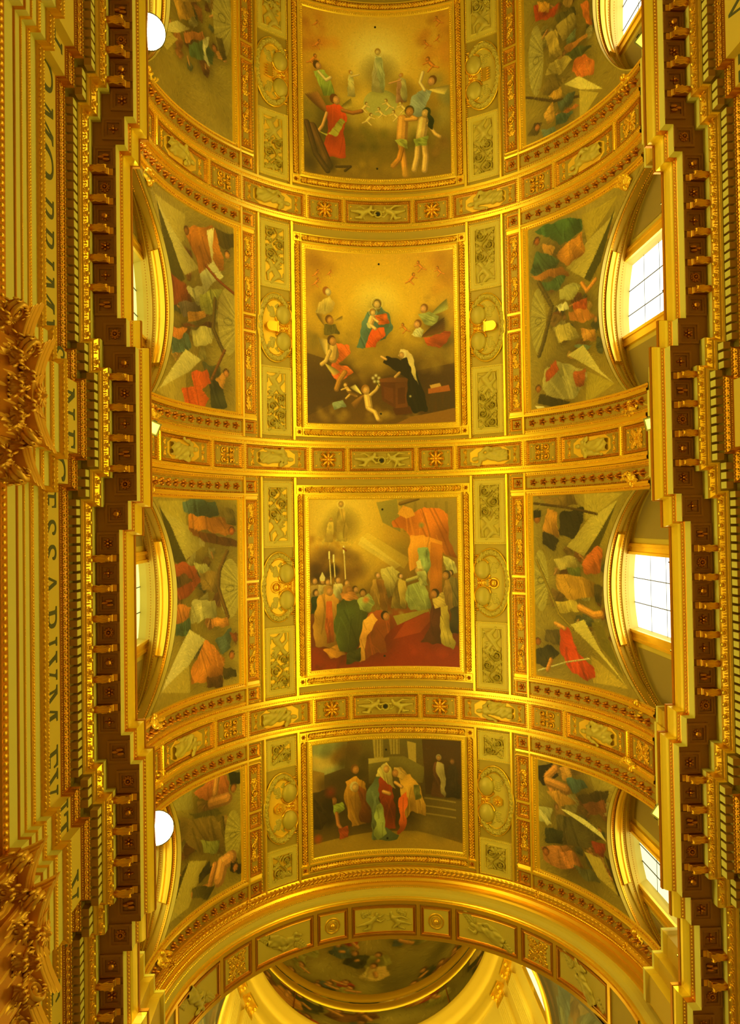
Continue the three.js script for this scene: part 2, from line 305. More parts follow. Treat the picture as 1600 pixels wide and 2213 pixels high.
// fields of the bands
const toothFrame = (w, h) => J([frame(w, h, [[0, 0], [0.0, 0.07], [0.02, 0.07], [0.07, 0.01], [0.12, 0.0]]), beadRect(w - 0.09, h - 0.09, 0.085, 0.034, 0.03, 0.9), beadRect(w - 0.2, h - 0.2, 0.07, 0.022, 0.0, 1)]);
const fieldShape = {};
function fieldGeo(kind, a0, a1) {
  const w = U(a1 - a0) - 0.24, h = 0.94, o = {};
  o.tooth = bend(toothFrame(w, h));
  o.panel = bend(J([box(-w / 2 + 0.1, w / 2 - 0.1, -h / 2 + 0.1, h / 2 - 0.1, 0, 0.012, 5), frame(w - 0.3, h - 0.3, [[0, 0.012], [0.01, 0.03], [0.03, 0.03], [0.04, 0.012]])]));
  o.studs = bend(J([[-1, -1], [1, -1], [-1, 1], [1, 1]].map(([x, y]) => blob(x * (w / 2 - 0.21), y * (h / 2 - 0.21), 0.01, 0.045, 0.045, 0.04))));
  if (kind === 'octagon') {
    const W = w * 0.62, H = h * 0.74, c = 0.17, sh = new THREE.Shape([[-W / 2 + c * 1.6, -H / 2], [W / 2 - c * 1.6, -H / 2], [W / 2, -H / 2 + c], [W / 2, H / 2 - c], [W / 2 - c * 1.6, H / 2], [-W / 2 + c * 1.6, H / 2], [-W / 2, H / 2 - c], [-W / 2, -H / 2 + c]].map((p) => new THREE.Vector2(...p)));
    o.plate = bend(fin(new THREE.ExtrudeGeometry(sh, { depth: 0.03, bevelEnabled: true, bevelSize: 0.02, bevelThickness: 0.015, bevelSegments: 1 })));
    const c4 = []; for (const x of [-1, 1]) for (const y of [-1, 1]) c4.push(spiral(x * w * 0.385, y * h * 0.27, 0.095, y > 0 ? -1.5 : 1.5, x * y, 1.3, 0.028), frond(x * w * 0.385, y * h * 0.3, y > 0 ? -Math.PI / 2 : Math.PI / 2, 0.2, 0.2, 3));
    for (const x of [-1, 1]) c4.push(T(rosette(0.075, 5), x * w * 0.385, 0, 0.01));
    o.scrolls = bend(J(c4));
  }
  return o;
}
const SAINTS = [0, 1, 2, 3].map((v) => saintRelief(v));
const PUTTO = putto(), GRIFFIN = griffin();
const fig = (g, s, x, y, z, rz, zs = 0.5) => bend(T(g, x, y, z, 0, 0, rz, s, s, s * zs));
const FIELD = { putti: fieldGeo('plain', -10.5, 10.5), star: fieldGeo('plain', 10.5, 22.2), saint: fieldGeo('octagon', 22.2, 43.3), quad: fieldGeo('plain', 43.3, 54.6), saint2: fieldGeo('octagon', 54.6, 76.5), spray: fieldGeo('plain', 76.5, 88) };
const ORN = {
  putti: { a: bend(J([T(PUTTO, -0.62, 0, 0.06, 0, 0, 0.04, 0.62, 0.66, 0.8), T(PUTTO, 0.62, 0.0, 0.06, 0, Math.PI, 0.0, 0.62, 0.66, 0.8)])), ring: bend(fin(new THREE.TorusGeometry(0.15, 0.035, 6, 20).translate(0, -0.03, 0.05))), hole: bend(fin(new THREE.CylinderGeometry(0.085, 0.085, 0.03, 16).rotateX(Math.PI / 2).translate(0, -0.03, 0.03))) },
  star: bend(T(starRosette(0.42), 0, 0, 0, 0, 0, 0, 1, 1, 1.3)), quad: bend(T(quadRosette(0.38), 0, 0, 0, 0, 0, 0, 1, 1, 1.4)), spray: bend(crossSpray(1.1, 0.75)),
  saint: SAINTS.map((g) => fig(g, 0.86, 0, 0, 0.09, Math.PI / 2, 1.15)),                // feet towards the cornice when placed on the right
  hand: null,
};
const SAINTLABEL = ['bareheaded robed saint reaching one arm forward', 'robed saint with an arm hanging at the side', 'robed saint folding both hands on the chest', 'robed saint raising one arm above the head'];
const fieldAt = (key, deg, b, label, turned) => {
  const t = thing('relief_panel', label, 'relief panel'), f = FIELD[key];
  onVault(t, deg, (b[0] + b[1]) / 2, turned);
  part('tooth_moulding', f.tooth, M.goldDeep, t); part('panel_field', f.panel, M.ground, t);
  if (f.plate) { part('octagon_plate', f.plate, M.goldBack, t); part('scrollwork', f.scrolls, M.gold, t); } else stuff(part('corner_studs', f.studs, M.gold, t));
  return t;
};
BANDS.forEach((b, k) => {
  const bn = BANDNAME[k];
  const c = fieldAt('putti', 0, b, 'two flying stucco cherubs holding a ring on the crown panel ' + bn);
  part('cherubs', ORN.putti.a, M.relief, c); part('ring', ORN.putti.ring, M.relief, c); part('dark_hole', ORN.putti.hole, M.dark, c);
  for (const s of [-1, 1]) {
    const tn = s < 0, L = SIDE(s), mid = (i) => s * (DIV[i - 1] + DIV[i]) / 2;
    part('star_rosette', ORN.star, M.gold, fieldAt('star', mid(1), b, `gold star rosette ${L} of the cherubs ` + bn, tn));
    const v = (k * 2 + (tn ? 0 : 1)) % 4, v2 = (v + 2 + k) % 4;
    const a = fieldAt('saint', mid(2), b, `stucco saint on a gold octagon beyond the ${L} star rosette ` + bn, tn);
    part('robed_figure', ORN.saint[v], M.relief, a);
    part('quad_rosette', ORN.quad, M.gold, fieldAt('quad', mid(3), b, `gold rosette of four scrolls on the ${L} flank ` + bn, tn));
    const a2 = fieldAt('saint2', mid(4), b, `lower ${L} stucco saint relief near the cornice ` + bn, tn);
    part('robed_figure', ORN.saint[v2], M.relief, a2);
    part('foliage_spray', ORN.spray, M.gold, fieldAt('spray', s * 82.3, b, `gold foliage panel at the ${L} foot of the band ` + bn, tn));
  }
});
// ---- ribs that divide each bay: lines at the painting frame, the relief strip, the rosette strip; with their bead rows
const LINES = [[26.55, 27.25, 0.11], [37.45, 38.0, 0.11], [43.1, 43.6, 0.10]];
const ROSE = bend(J([rosette(0.155, 5, 0.3, 0.19), blob(0.2, 0, 0.01, 0.04, 0.018, 0.03)]));
const ROSEL = bend(rosette(0.15, 6, 0.34, 0.12)), SWIRL = bend(J([spiral(0, 0, 0.15, 1.2, 1, 1.5, 0.045), frond(0, -0.1, -1.9, 0.34, 0.3, 3), frond(0.02, 0.1, 1.2, 0.3, 0.3, 3)])), PALM = bend(J([frond(0, -0.16, Math.PI / 2, 0.4, 0.4, 4), frond(0, -0.1, 0.7, 0.24, 0.2, 3), frond(0, -0.1, 2.4, 0.24, 0.2, 3), blob(0, 0.02, 0.03, 0.07, 0.1, 0.07)]));
BAYS.forEach((b, k) => {
  const zc = (b.z0 + b.z1) / 2, L = b.z1 - b.z0 - 0.06, t = trim('gilded ribs and bead rows round ' + BAYNAME[k]);
  onVault(t, 0, zc);
  const rib = [], bead = [];
  for (const s of [-1, 1]) {
    for (const [a0, a1, h] of LINES) rib.push(strip('v', -L / 2, L / 2, 0, [[s * U(a0), 0], [s * U(a0), h], [s * U(a1), h], [s * U(a1), 0]]));
    bead.push(beads(s * U(38.85), -L / 2, s * U(38.85), L / 2, 0.13, 0.042, 0.0, 1.3), beads(s * U(27.55), -L / 2, s * U(27.55), L / 2, 0.085, 0.026, 0.05));
    // the gold fillet with pearls round the fresco
    const f0 = -L / 2 + 0.86, f1 = L / 2 - 0.86;
    rib.push(strip('v', f0, f1, 0, [[s * U(43.6), 0.03], [s * U(44.2), 0.06], [s * U(44.9), 0.02], [s * U(45.6), 0.05], [s * U(45.75), 0]]));
    bead.push(beads(s * U(44.55), f0, s * U(44.55), f1, 0.1, 0.036, 0.03));
  }
  part('rib', bend(J(rib)), M.goldBright, t); stuff(part('bead_row', bend(J(bead)), M.gold, t));
  for (const s of [-1, 1]) for (const e of [-1, 1]) {           // the strip of rosettes between band and fresco
    const ze = e > 0 ? b.z1 : b.z0, zr = ze - e * 0.44, q = trim(`row of bronze rosettes, ${e > 0 ? 'upper' : 'lower'} end of the fresco ${SIDE(s)} of ${BAYNAME[k]}`);
    onVault(q, 0, zr);
    const A0 = U(43.6) * s, A1 = U(88) * s;
    part('rib', bend(J([strip('u', A0, A1, 0, [[e * 0.42, 0], [e * 0.42, 0.05], [e * 0.3, 0.05], [e * 0.26, 0]]), strip('u', s * U(39.0), A1, 0, [[-e * 0.27, 0], [-e * 0.28, 0.09], [-e * 0.36, 0.1], [-e * 0.38, 0.05], [-e * 0.5, 0.02], [-e * 0.54, 0.05], [-e * 0.56, 0]])])), M.goldBright, q);
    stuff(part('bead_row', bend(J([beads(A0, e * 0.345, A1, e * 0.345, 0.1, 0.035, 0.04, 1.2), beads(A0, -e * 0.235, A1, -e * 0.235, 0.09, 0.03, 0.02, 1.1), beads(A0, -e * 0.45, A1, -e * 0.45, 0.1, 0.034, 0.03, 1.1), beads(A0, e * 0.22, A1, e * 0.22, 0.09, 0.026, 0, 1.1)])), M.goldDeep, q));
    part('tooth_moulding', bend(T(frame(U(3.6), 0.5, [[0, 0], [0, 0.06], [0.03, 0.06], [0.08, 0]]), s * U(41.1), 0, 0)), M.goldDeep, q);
    for (let i = 0; i < 16; i++) {
      const dg = s * (i ? 45.9 + (i - 1) * 3.25 : 41.1); if (Math.abs(dg) > 86) continue;
      const m = part('rosette', i ? ROSE : ROSEL, M.goldDeep, q); m.position.set(R * Math.sin(dg * D), R * Math.cos(dg * D) - R, 0); m.rotation.z = -dg * D;
    }
  }
  for (const s of [-1, 1]) {                                    // the long narrow strip of flowers and leaves
    const q = trim(`narrow strip of gold flowers and leaves ${SIDE(s)} of ${BAYNAME[k]}`); onVault(q, s * 41.1, zc);
    const half = (L - 0.14) / 2 - 0.9, mid = 0.4;
    const fr = [], w = U(3.5);
    for (const e of [-1, 1]) fr.push(T(toothFrame(w, half - mid), 0, e * (half + mid) / 2, 0));
    fr.push(toothFrame(w, 2 * mid - 0.22));
    part('tooth_moulding', bend(J(fr)), M.goldDeep, q);
    part('cross_rib', bend(J([-1, 1].map((e) => strip('u', -w / 2 - 0.05, w / 2 + 0.05, e * (mid - 0.055), [[-0.045, 0], [-0.045, 0.1], [0.045, 0.1], [0.045, 0]])))), M.goldBright, q);
    const put = (g, v, ry) => { const m = part('flower', g, M.gold, q); m.position.z = v; m.rotation.y = ry; };
    put(ROSEL, 0, 0);
    const n = Math.max(3, Math.round((half - mid) / 0.5));
    for (const e of [-1, 1]) for (let i = 0; i < n; i++) put([ROSEL, SWIRL, PALM][i % 3], e * (mid + (half - mid) * (i + 0.5) / n), e > 0 ? Math.PI : 0);
  }
});
// ---------------------------------------------------------------- what is painted on the flat panels and plaster: canvases in percent of each panel, x across and y down the panel
const shade = (c, k) => { const n = parseInt(c.slice(1), 16), f = (v) => Math.max(0, Math.min(255, Math.round(v * k))); return `rgb(${f(n >> 16)},${f((n >> 8) & 255)},${f(n & 255)})`; };
function brush(c, w, h) {
  const X = (v) => v * w / 100, Y = (v) => v * h / 100, B = {};
  B.bg = (stops) => { const g = c.createLinearGradient(0, 0, 0, h); stops.forEach(([t, k]) => g.addColorStop(t, k)); c.fillStyle = g; c.fillRect(0, 0, w, h); };
  B.glow = (x, y, r, col, a = 1) => { const g = c.createRadialGradient(X(x), Y(y), 0, X(x), Y(y), X(r)), n = parseInt(col.slice(1), 16), s = `${n >> 16},${(n >> 8) & 255},${n & 255}`; g.addColorStop(0, `rgba(${s},${a})`); g.addColorStop(0.5, `rgba(${s},${a * 0.55})`); g.addColorStop(1, `rgba(${s},0)`); c.fillStyle = g; c.fillRect(0, 0, w, h); };
  B.cloud = (x, y, rx, ry, col, n = 14) => { for (let i = 0; i < n; i++) { const a = rr(0, 6.28), q = Math.sqrt(rnd()); B.glow(x + Math.cos(a) * q * rx, y + Math.sin(a) * q * ry, rr(0.35, 0.7) * Math.min(rx, ry * w / h * 1.6), i % 3 ? col : shadeHex(col, i % 2 ? 1.18 : 0.8), 0.42); } };
  B.path = (p) => { c.beginPath(); const n = p.length / 2, m = (i) => [(X(p[(i % n) * 2]) + X(p[((i + 1) % n) * 2])) / 2, (Y(p[(i % n) * 2 + 1]) + Y(p[((i + 1) % n) * 2 + 1])) / 2]; c.moveTo(...m(0)); for (let i = 1; i <= n; i++) c.quadraticCurveTo(X(p[(i % n) * 2]), Y(p[(i % n) * 2 + 1]), ...m(i)); c.closePath(); };
  B.flat = (p, col, a = 1) => { c.globalAlpha = a; c.beginPath(); for (let i = 0; i < p.length; i += 2) c.lineTo(X(p[i]), Y(p[i + 1])); c.closePath(); c.fillStyle = col; c.fill(); c.globalAlpha = 1; };
  // drapery: a soft-edged shape with modelled folds; ang is the run of the folds
  B.robe = (p, col, ang = 1.57, n = 9) => {
    const q = [], m = p.length / 2; let x0 = 1e9, x1 = -1e9, y0 = 1e9, y1 = -1e9;
    for (let i = 0; i < p.length; i += 2) { x0 = Math.min(x0, X(p[i])); x1 = Math.max(x1, X(p[i])); y0 = Math.min(y0, Y(p[i + 1])); y1 = Math.max(y1, Y(p[i + 1])); }
    for (let i = 0; i < m; i++) { const j = (i + 1) % m, dx = p[j * 2] - p[i * 2], dy = p[j * 2 + 1] - p[i * 2 + 1]; for (const t of [0, 0.18, 0.4, 0.62, 0.82]) { const e = t ? rr(-0.07, 0.07) : 0; q.push(p[i * 2] + dx * t - dy * e, p[i * 2 + 1] + dy * t + dx * e); } }
    const L = Math.hypot(x1 - x0, y1 - y0), cx = (x0 + x1) / 2, cy = (y0 + y1) / 2;
    B.glow(cx / w * 100, cy / h * 100, L / w * 62, '#2a1a08', 0.3);
    c.save(); B.path(q); const g = c.createLinearGradient(x0, y0, x1, y1); g.addColorStop(0, shade(col, 1.12)); g.addColorStop(0.55, col); g.addColorStop(1, shade(col, 0.68)); c.fillStyle = g; c.fill(); c.clip();
    for (let i = 0; i < 7; i++) B.glow(rr(x0, x1) / w * 100, rr(y0, y1) / h * 100, L / w * rr(12, 30), i % 2 ? shadeHex(col, 0.5) : shadeHex(col, 1.3), 0.4);
    for (let i = 0; i < n * 2; i++) { const o = rr(-0.5, 0.5), l = L * rr(0.12, 0.42), s = rr(-0.3, 0.3), px = cx - Math.sin(ang) * o * L + Math.cos(ang) * s * L, py = cy + Math.cos(ang) * o * L + Math.sin(ang) * s * L, a = ang + rr(-0.3, 0.3), dx = Math.cos(a) * l, dy = Math.sin(a) * l, b = rr(-0.12, 0.12) * L; c.beginPath(); c.moveTo(px - dx, py - dy); c.quadraticCurveTo(px + b, py, px + dx + b * 0.5, py + dy); c.lineWidth = L / n * rr(0.06, 0.26); c.globalAlpha = 0.34; c.strokeStyle = i % 2 ? shade(col, 0.52) : shade(col, 1.38); c.stroke(); }
    c.restore(); c.globalAlpha = 1;
  };
  // a tangle of small half-lost figures
  B.cluster = (x, y, rx, ry, n, pal) => { for (let i = 0; i < n; i++) { const a = rr(0, 6.28), q = Math.sqrt(rnd()), px = x + Math.cos(a) * rx * q, py = y + Math.sin(a) * ry * q, s = rr(2.5, 7), k = w / h; B.robe([0, 1, 2, 3, 4, 5].flatMap((j) => { const f = j * 1.047 + rr(-0.3, 0.3), r = s * rr(0.6, 1.3); return [px + Math.cos(f) * r, py + Math.sin(f) * r * k]; }), pal[i % pal.length], rr(0, 3.1), 5); if (i % 3 === 0) B.limb([px, py, px + rr(-6, 6), py + rr(-4, 4)], 1.6, '#c08848'); if (i % 4 === 1) B.head(px + rr(-3, 3), py - s * k * 0.6, 1.9, '#bc8444', '#7a5428', 0.4); } };
  B.limb = (p, wd, col) => { c.save(); c.lineCap = c.lineJoin = 'round'; for (const [k, s, o] of [[1, 0.72, 0], [0.75, 1, -0.12], [0.3, 1.2, -0.22]]) { c.beginPath(); for (let i = 0; i < p.length; i += 2) c.lineTo(X(p[i]) + o * X(wd), Y(p[i + 1]) + o * X(wd)); c.lineWidth = X(wd) * k; c.strokeStyle = shade(col, s); c.stroke(); } c.restore(); };
  B.head = (x, y, r, skin, hair, face = 0) => {
    const q = X(r), px = X(x), py = Y(y); c.save();
    c.fillStyle = hair; c.beginPath(); c.ellipse(px - face * q * 0.25, py - q * 0.15, q * 0.98, q * 1.1, 0, 0, 7); c.globalAlpha = 0.85; c.fill(); c.globalAlpha = 1;
    const g = c.createRadialGradient(px + face * q * 0.3 - q * 0.2, py, q * 0.1, px, py, q * 1.1); g.addColorStop(0, shade(skin, 1.15)); g.addColorStop(1, shade(skin, 0.7)); c.fillStyle = g; c.beginPath(); c.ellipse(px + face * q * 0.28, py + q * 0.12, q * 0.78, q * 0.98, 0, 0, 7); c.fill();
    c.fillStyle = shade(skin, 0.38); for (const e of [-1, 1]) { c.beginPath(); c.ellipse(px + face * q * 0.42 + e * q * 0.27, py + q * 0.02, q * 0.12, q * 0.05, 0, 0, 7); c.globalAlpha = 0.45; c.fill(); } c.fillRect(px + face * q * 0.5 - q * 0.05, py + q * 0.12, q * 0.1, q * 0.26); c.globalAlpha = 0.35; c.fillStyle = shade(skin, 0.5); c.fillRect(px + face * q * 0.42 - q * 0.17, py + q * 0.56, q * 0.34, q * 0.09); c.restore();
  };
  B.halo = (x, y, r) => { c.globalAlpha = 0.7; c.strokeStyle = '#fff2b0'; c.lineWidth = 3; c.beginPath(); c.ellipse(X(x), Y(y), X(r), X(r), 0, 0, 7); c.stroke(); c.globalAlpha = 1; };
  B.wing = (x, y, len, a, col) => { c.save(); c.translate(X(x), Y(y)); c.rotate(a); for (let i = 0; i < 7; i++) { c.fillStyle = shade(col, 0.75 + 0.1 * i); c.globalAlpha = 0.8; c.beginPath(); c.ellipse(X(len) * (0.5 - i * 0.035), X(len) * 0.035 * i, X(len) * 0.5, X(len) * 0.06, 0.07 * i, 0, 7); c.fill(); } c.restore(); };
  // a whole small figure: feet at (x, y), total height t percent of the panel's width
  B.person = (x, y, t, o) => {
    const k = w / h, H = t * k, sk = o.skin ?? '#d8a070', lean = o.lean ?? 0, wd = o.wide ?? 1;
    B.robe([x - t * 0.1 * wd + lean, y - H * 0.82, x + t * 0.1 * wd + lean, y - H * 0.82, x + t * 0.15 * wd + lean * 0.7, y - H * 0.5, x + t * 0.2 * wd, y, x - t * 0.2 * wd, y, x - t * 0.16 * wd + lean * 0.7, y - H * 0.5], o.robe, 1.45);
    if (o.cloak) B.robe([x - t * 0.04 + lean, y - H * 0.84, x + t * 0.14 * wd + lean, y - H * 0.78, x + t * 0.22 * wd, y - H * 0.2, x + t * 0.16 * wd, y, x + t * 0.04, y - H * 0.1], o.cloak, 1.4, 6);
    if (o.arm) B.limb([x + lean, y - H * 0.76, x + lean + o.arm[0] * t * 0.5, y - H * 0.76 + o.arm[1] * H * 0.5, x + lean + o.arm[0] * t, y - H * 0.76 + o.arm[1] * H], t * 0.055, o.sleeve ?? sk);
    B.head(x + lean, y - H * 0.92, t * 0.068, sk, o.hair ?? '#4a2c14', o.face ?? 0);
  };
  B.cherub = (x, y, s, d = 1, col = '#e0a468') => { B.limb([x, y, x - d * s * 0.5, y + s * 0.5], s * 0.42, col); B.limb([x - d * s * 0.5, y + s * 0.5, x - d * s * 1.1, y + s * 0.75], s * 0.2, col); B.limb([x - d * s * 0.4, y + s * 0.55, x + d * s * 0.1, y + s * 1.0], s * 0.2, col); B.limb([x, y, x + d * s * 0.6, y + s * 0.2], s * 0.16, col); B.head(x + d * s * 0.12, y - s * 0.28, s * 0.24, col, '#7a4a20', d * 0.6); };
  B.ground = (p, col) => B.flat(p, col);
  B.grain = (n = 900, a = 0.05) => { for (let i = 0; i < n; i++) { c.globalAlpha = a * rnd(); c.fillStyle = i % 2 ? '#2a1606' : '#ffe9a8'; c.beginPath(); c.ellipse(rr(0, w), rr(0, h), rr(2, 16), rr(1, 4), rr(0, 3.1), 0, 7); c.fill(); } c.globalAlpha = 1; };
  B.c = c; B.X = X; B.Y = Y; return B;
}
function shadeHex(c, k) { const n = parseInt(c.slice(1), 16), f = (v) => Math.max(0, Math.min(255, Math.round(v * k))); return '#' + [n >> 16, (n >> 8) & 255, n & 255].map((v) => f(v).toString(16).padStart(2, '0')).join(''); }
const SKIN = '#dca066', PALE = '#ecca90';
const PAINT = [
  (c, w, h) => {                                                 // glowing white figure, red angel, man and woman leaving a garden
    const B = brush(c, w, h); B.bg([[0, '#d8a02a'], [0.4, '#d09a26'], [0.62, '#a88a34'], [0.8, '#7a6420'], [1, '#8a6a1c']]);
    B.glow(50, 27, 52, '#ffe070', 0.95); B.glow(51, 24, 24, '#fff0a0', 0.9); B.cloud(10, 20, 12, 18, '#c87820'); B.cloud(92, 18, 12, 16, '#c87a24'); B.cloud(30, 58, 22, 8, '#d0b048'); B.cloud(70, 62, 22, 9, '#d8b85a'); B.cloud(90, 52, 14, 14, '#8a8450'); B.cloud(50, 62, 24, 5, '#e6cc70'); B.cloud(50, 76, 40, 7, '#5a5a1e'); B.cloud(12, 64, 14, 12, '#6a6424');
    for (const [x, y, s, d] of [[10, 8, 3, 1], [11, 20, 4, 1], [92, 5, 4, -1], [84, 18, 3.5, -1], [93, 16, 3, 1], [86, 30, 6, -1], [8, 30, 5, 1]]) B.cherub(x, y, s, d, '#d8862e');
    B.c.fillStyle = '#b4b878'; B.c.globalAlpha = 0.8; B.c.beginPath(); B.c.ellipse(B.X(53), B.Y(53), B.X(11.5), B.X(9), 0, 0, 7); B.c.fill(); B.c.globalAlpha = 1;
    B.person(51.5, 46.5, 30, { robe: '#f0e2a8', cloak: '#b8bc90', hair: '#a8701c', skin: '#ecc47c', wide: 0.72 }); B.halo(51, 21, 4.4);
    B.person(33, 50, 18, { robe: '#d8c480', hair: '#c07a28', skin: PALE, face: 1, wide: 0.8, arm: [0.3, -0.1] }); B.person(67, 53, 20, { robe: '#cc9474', hair: '#c88830', face: -1, cloak: '#b0a878', arm: [-0.4, 0.1] });
    B.robe([7, 38, 15, 36, 20, 44, 22, 50, 14, 52, 10, 44], '#9cae50'); B.head(10, 34, 2.6, SKIN, '#4a3010', 1); B.limb([11, 38, 16, 42, 19, 40], 2.2, PALE);
    B.robe([74, 50, 82, 46, 88, 48, 84, 56, 82, 62, 74, 64, 72, 57], '#9aa4a4', 0.8); B.limb([83, 47, 80, 42, 82, 36], 2.2, PALE); B.head(88, 42, 3, SKIN, '#6a4018', -0.6); B.wing(88, 47, 12, 0.0, '#c0a860');
    for (const [x, y, s, d] of [[43, 55, 4.4, 1], [57, 53, 4.6, -1], [52, 58, 4.4, -1], [46, 62, 5, 1], [62, 60, 4.6, -1], [67, 55, 5, -1]]) B.cherub(x, y, s, d, '#f0c87c');
    B.wing(16, 62, 18, -2.55, '#8a5a2c'); B.wing(25, 58, 11, -0.75, '#a08a3c');
    B.robe([15, 58, 22, 55, 29, 58, 30, 64, 27, 72, 29, 88, 15, 88, 12, 84, 17, 72], '#e0501c'); B.limb([27, 59, 34, 60, 40, 58.5], 2.6, '#a86a34'); B.robe([26, 64, 29, 66, 22, 76, 10, 74, 16, 76, 22, 68], '#b8b04a', 0.8, 5); B.limb([16, 62, 13, 70, 10, 74], 2, SKIN); B.head(22, 53, 3.1, SKIN, '#6a3a14', 1);
    B.limb([68, 64, 67, 76], 7.4, '#dc9c4c'); B.limb([66, 78, 68, 88, 69, 98], 4.2, '#d8943c'); B.limb([68, 78, 65, 88, 61, 92], 3.8, '#c8842c'); B.limb([70, 64, 77, 64, 73, 62], 2.8, '#dc9c4c'); B.head(72.5, 59, 3.3, '#c88a44', '#4a3a10', 0); B.robe([62, 76, 70, 76, 71, 82, 66, 80], '#a8a850', 0.5, 4);
    B.limb([82, 66, 80, 76], 7, '#e8bc74'); B.limb([78, 79, 77, 88, 75, 95], 3.8, '#e0b068'); B.limb([82, 79, 83, 88, 82, 96], 4, '#e0b068'); B.limb([85, 68, 90, 75, 93, 77], 2.4, '#e0b068'); B.head(83.5, 61, 3, '#e4b470', '#2a3a1a', -0.6); B.robe([85, 60, 89, 66, 88, 72, 85, 70], '#2c3418', 1.5, 4); B.robe([75, 76, 85, 75, 84, 81, 76, 81], '#98a24a', 0.4, 4);
    B.limb([6, 72, 12, 84, 17, 94], 6, '#6a4a24'); B.limb([2, 70, 8, 88, 16, 97], 4, '#58401c'); B.cloud(8, 92, 12, 8, '#4a3a14'); B.cloud(92, 84, 8, 8, '#8a6424'); B.cloud(50, 95, 30, 5, '#b08a2c'); B.limb([22, 94, 32, 93, 28, 96], 1.6, '#4a3616'); B.grain();
  },
  (c, w, h) => {                                                 // seated mother and child on clouds, angels, praying nun at a desk
    const B = brush(c, w, h); B.bg([[0, '#d09a24'], [0.35, '#d8a626'], [0.55, '#a88424'], [0.75, '#5a3c12'], [1, '#6a4818']]);
    B.glow(48, 28, 50, '#f4c83a', 0.9); B.glow(48, 29, 20, '#fce678', 0.8); B.cloud(8, 16, 14, 12, '#b8801e'); B.cloud(90, 14, 14, 10, '#c0841e'); B.cloud(90, 32, 16, 8, '#c89a30'); B.cloud(95, 46, 14, 10, '#5a4a24'); B.cloud(12, 52, 12, 6, '#7a6420'); B.flat([0, 60, 30, 66, 40, 78, 0, 96], '#4a2e10', 0.6); B.flat([50, 72, 100, 66, 100, 100, 60, 94], '#4a2e14', 0.75);
    B.cloud(55, 52, 34, 6, '#b8942c'); B.cloud(60, 62, 34, 9, '#a8842a'); B.cloud(40, 64, 24, 9, '#b08c30'); B.cloud(88, 62, 16, 7, '#a0822c'); B.cloud(30, 94, 26, 5, '#b89236'); B.cloud(56, 95, 20, 4, '#b08a30'); B.cloud(42, 72, 20, 6, '#8a6a20');
    for (const [x, y, s, d] of [[77, 7, 4.4, -1], [73, 14, 4.6, 1], [90, 11, 4, -1], [8, 13, 3.4, 1], [8, 18, 3.6, 1], [17, 12, 2.6, 1], [66, 43, 4, -1]]) B.cherub(x, y, s, d, '#d8882c');
    B.robe([9, 30, 16, 26, 20, 30, 18, 35, 10, 38, 6, 36], '#d8b45a'); B.head(14.5, 23.5, 2.6, PALE, '#a0581c', 1);
    B.wing(12, 43, 9, -2.2, '#8a6a24'); B.wing(20, 40, 6, -0.6, '#9a7a2c'); B.robe([12, 43, 20, 42, 23, 48, 12, 49], '#6a5c24'); B.head(16, 40, 2.8, '#c88a3c', '#6a4014', 0.6);
    // the mother in blue and red with the child on her knee
    B.robe([38, 40, 42, 34, 50, 30, 57, 36, 59, 44, 54, 50, 46, 52, 38, 56, 34, 55, 37, 48], '#5c7c78', 1.2); B.robe([46, 36, 55, 35, 57, 41, 50, 42], '#e0641e', 0.3, 5); B.robe([45, 44, 53, 43, 54, 48, 48, 52, 47, 55, 40, 55, 42, 50], '#e4581a', 1.0); B.robe([45, 30, 48, 26.5, 51, 30, 50, 34, 46, 33], '#8a7a3c', 1.5, 4); B.head(48.5, 29.5, 2.7, '#e8b870', '#6a5220', -0.3); B.halo(48.5, 29, 3.8);
    B.limb([45, 38, 43.5, 42], 4.2, '#ecba78'); B.limb([44, 42, 47, 44], 2.4, '#ecba78'); B.limb([46, 38, 49, 40], 1.8, '#ecba78'); B.head(45.5, 34.5, 2.1, '#ecba78', '#b07830', 0.3); B.halo(45.5, 34.2, 2.8); B.flat([41, 41, 43, 40, 44, 44, 42, 43.5], '#d8cc8c');
    // angels right
    B.wing(86, 36, 13, -0.72, '#8a8a4c'); B.robe([76, 36, 84, 35, 90, 38, 88, 44, 80, 42], '#a0a668', 0.4); B.head(80, 33, 2.6, SKIN, '#7a4a1c', -0.5); B.wing(80, 48, 17, -0.62, '#5a3814'); B.robe([71, 48, 76, 43, 80, 46, 78, 50], '#d8cc98', 0.9, 5); B.head(75.5, 42, 2.6, '#dca060', '#7a4418', -0.6); B.robe([79, 50, 84, 50, 94, 47, 98, 48, 95, 54, 90, 57, 82, 55], '#b04c1c', 0.2); 
    // angel left with orange drapery
    B.wing(13, 60, 12, -2.0, '#b89a54'); B.limb([19, 56, 18, 62], 6.6, '#e0b060'); B.limb([16, 58, 13, 64, 10, 66], 2.6, '#e0b060'); B.robe([20, 53, 29, 54, 30, 59, 25, 63, 19, 66, 22, 60], '#e46a24', 0.7); B.robe([17, 65, 27, 66, 32, 70, 27, 73, 21, 76, 17, 72], '#e8682a', 0.5); B.limb([26, 70, 22, 75, 20, 80], 3.4, '#b0782c'); B.head(17.5, 52, 3, '#c88a44', '#4a2a14', 0.6); B.wing(14, 66, 10, 0.5, '#a8924c');
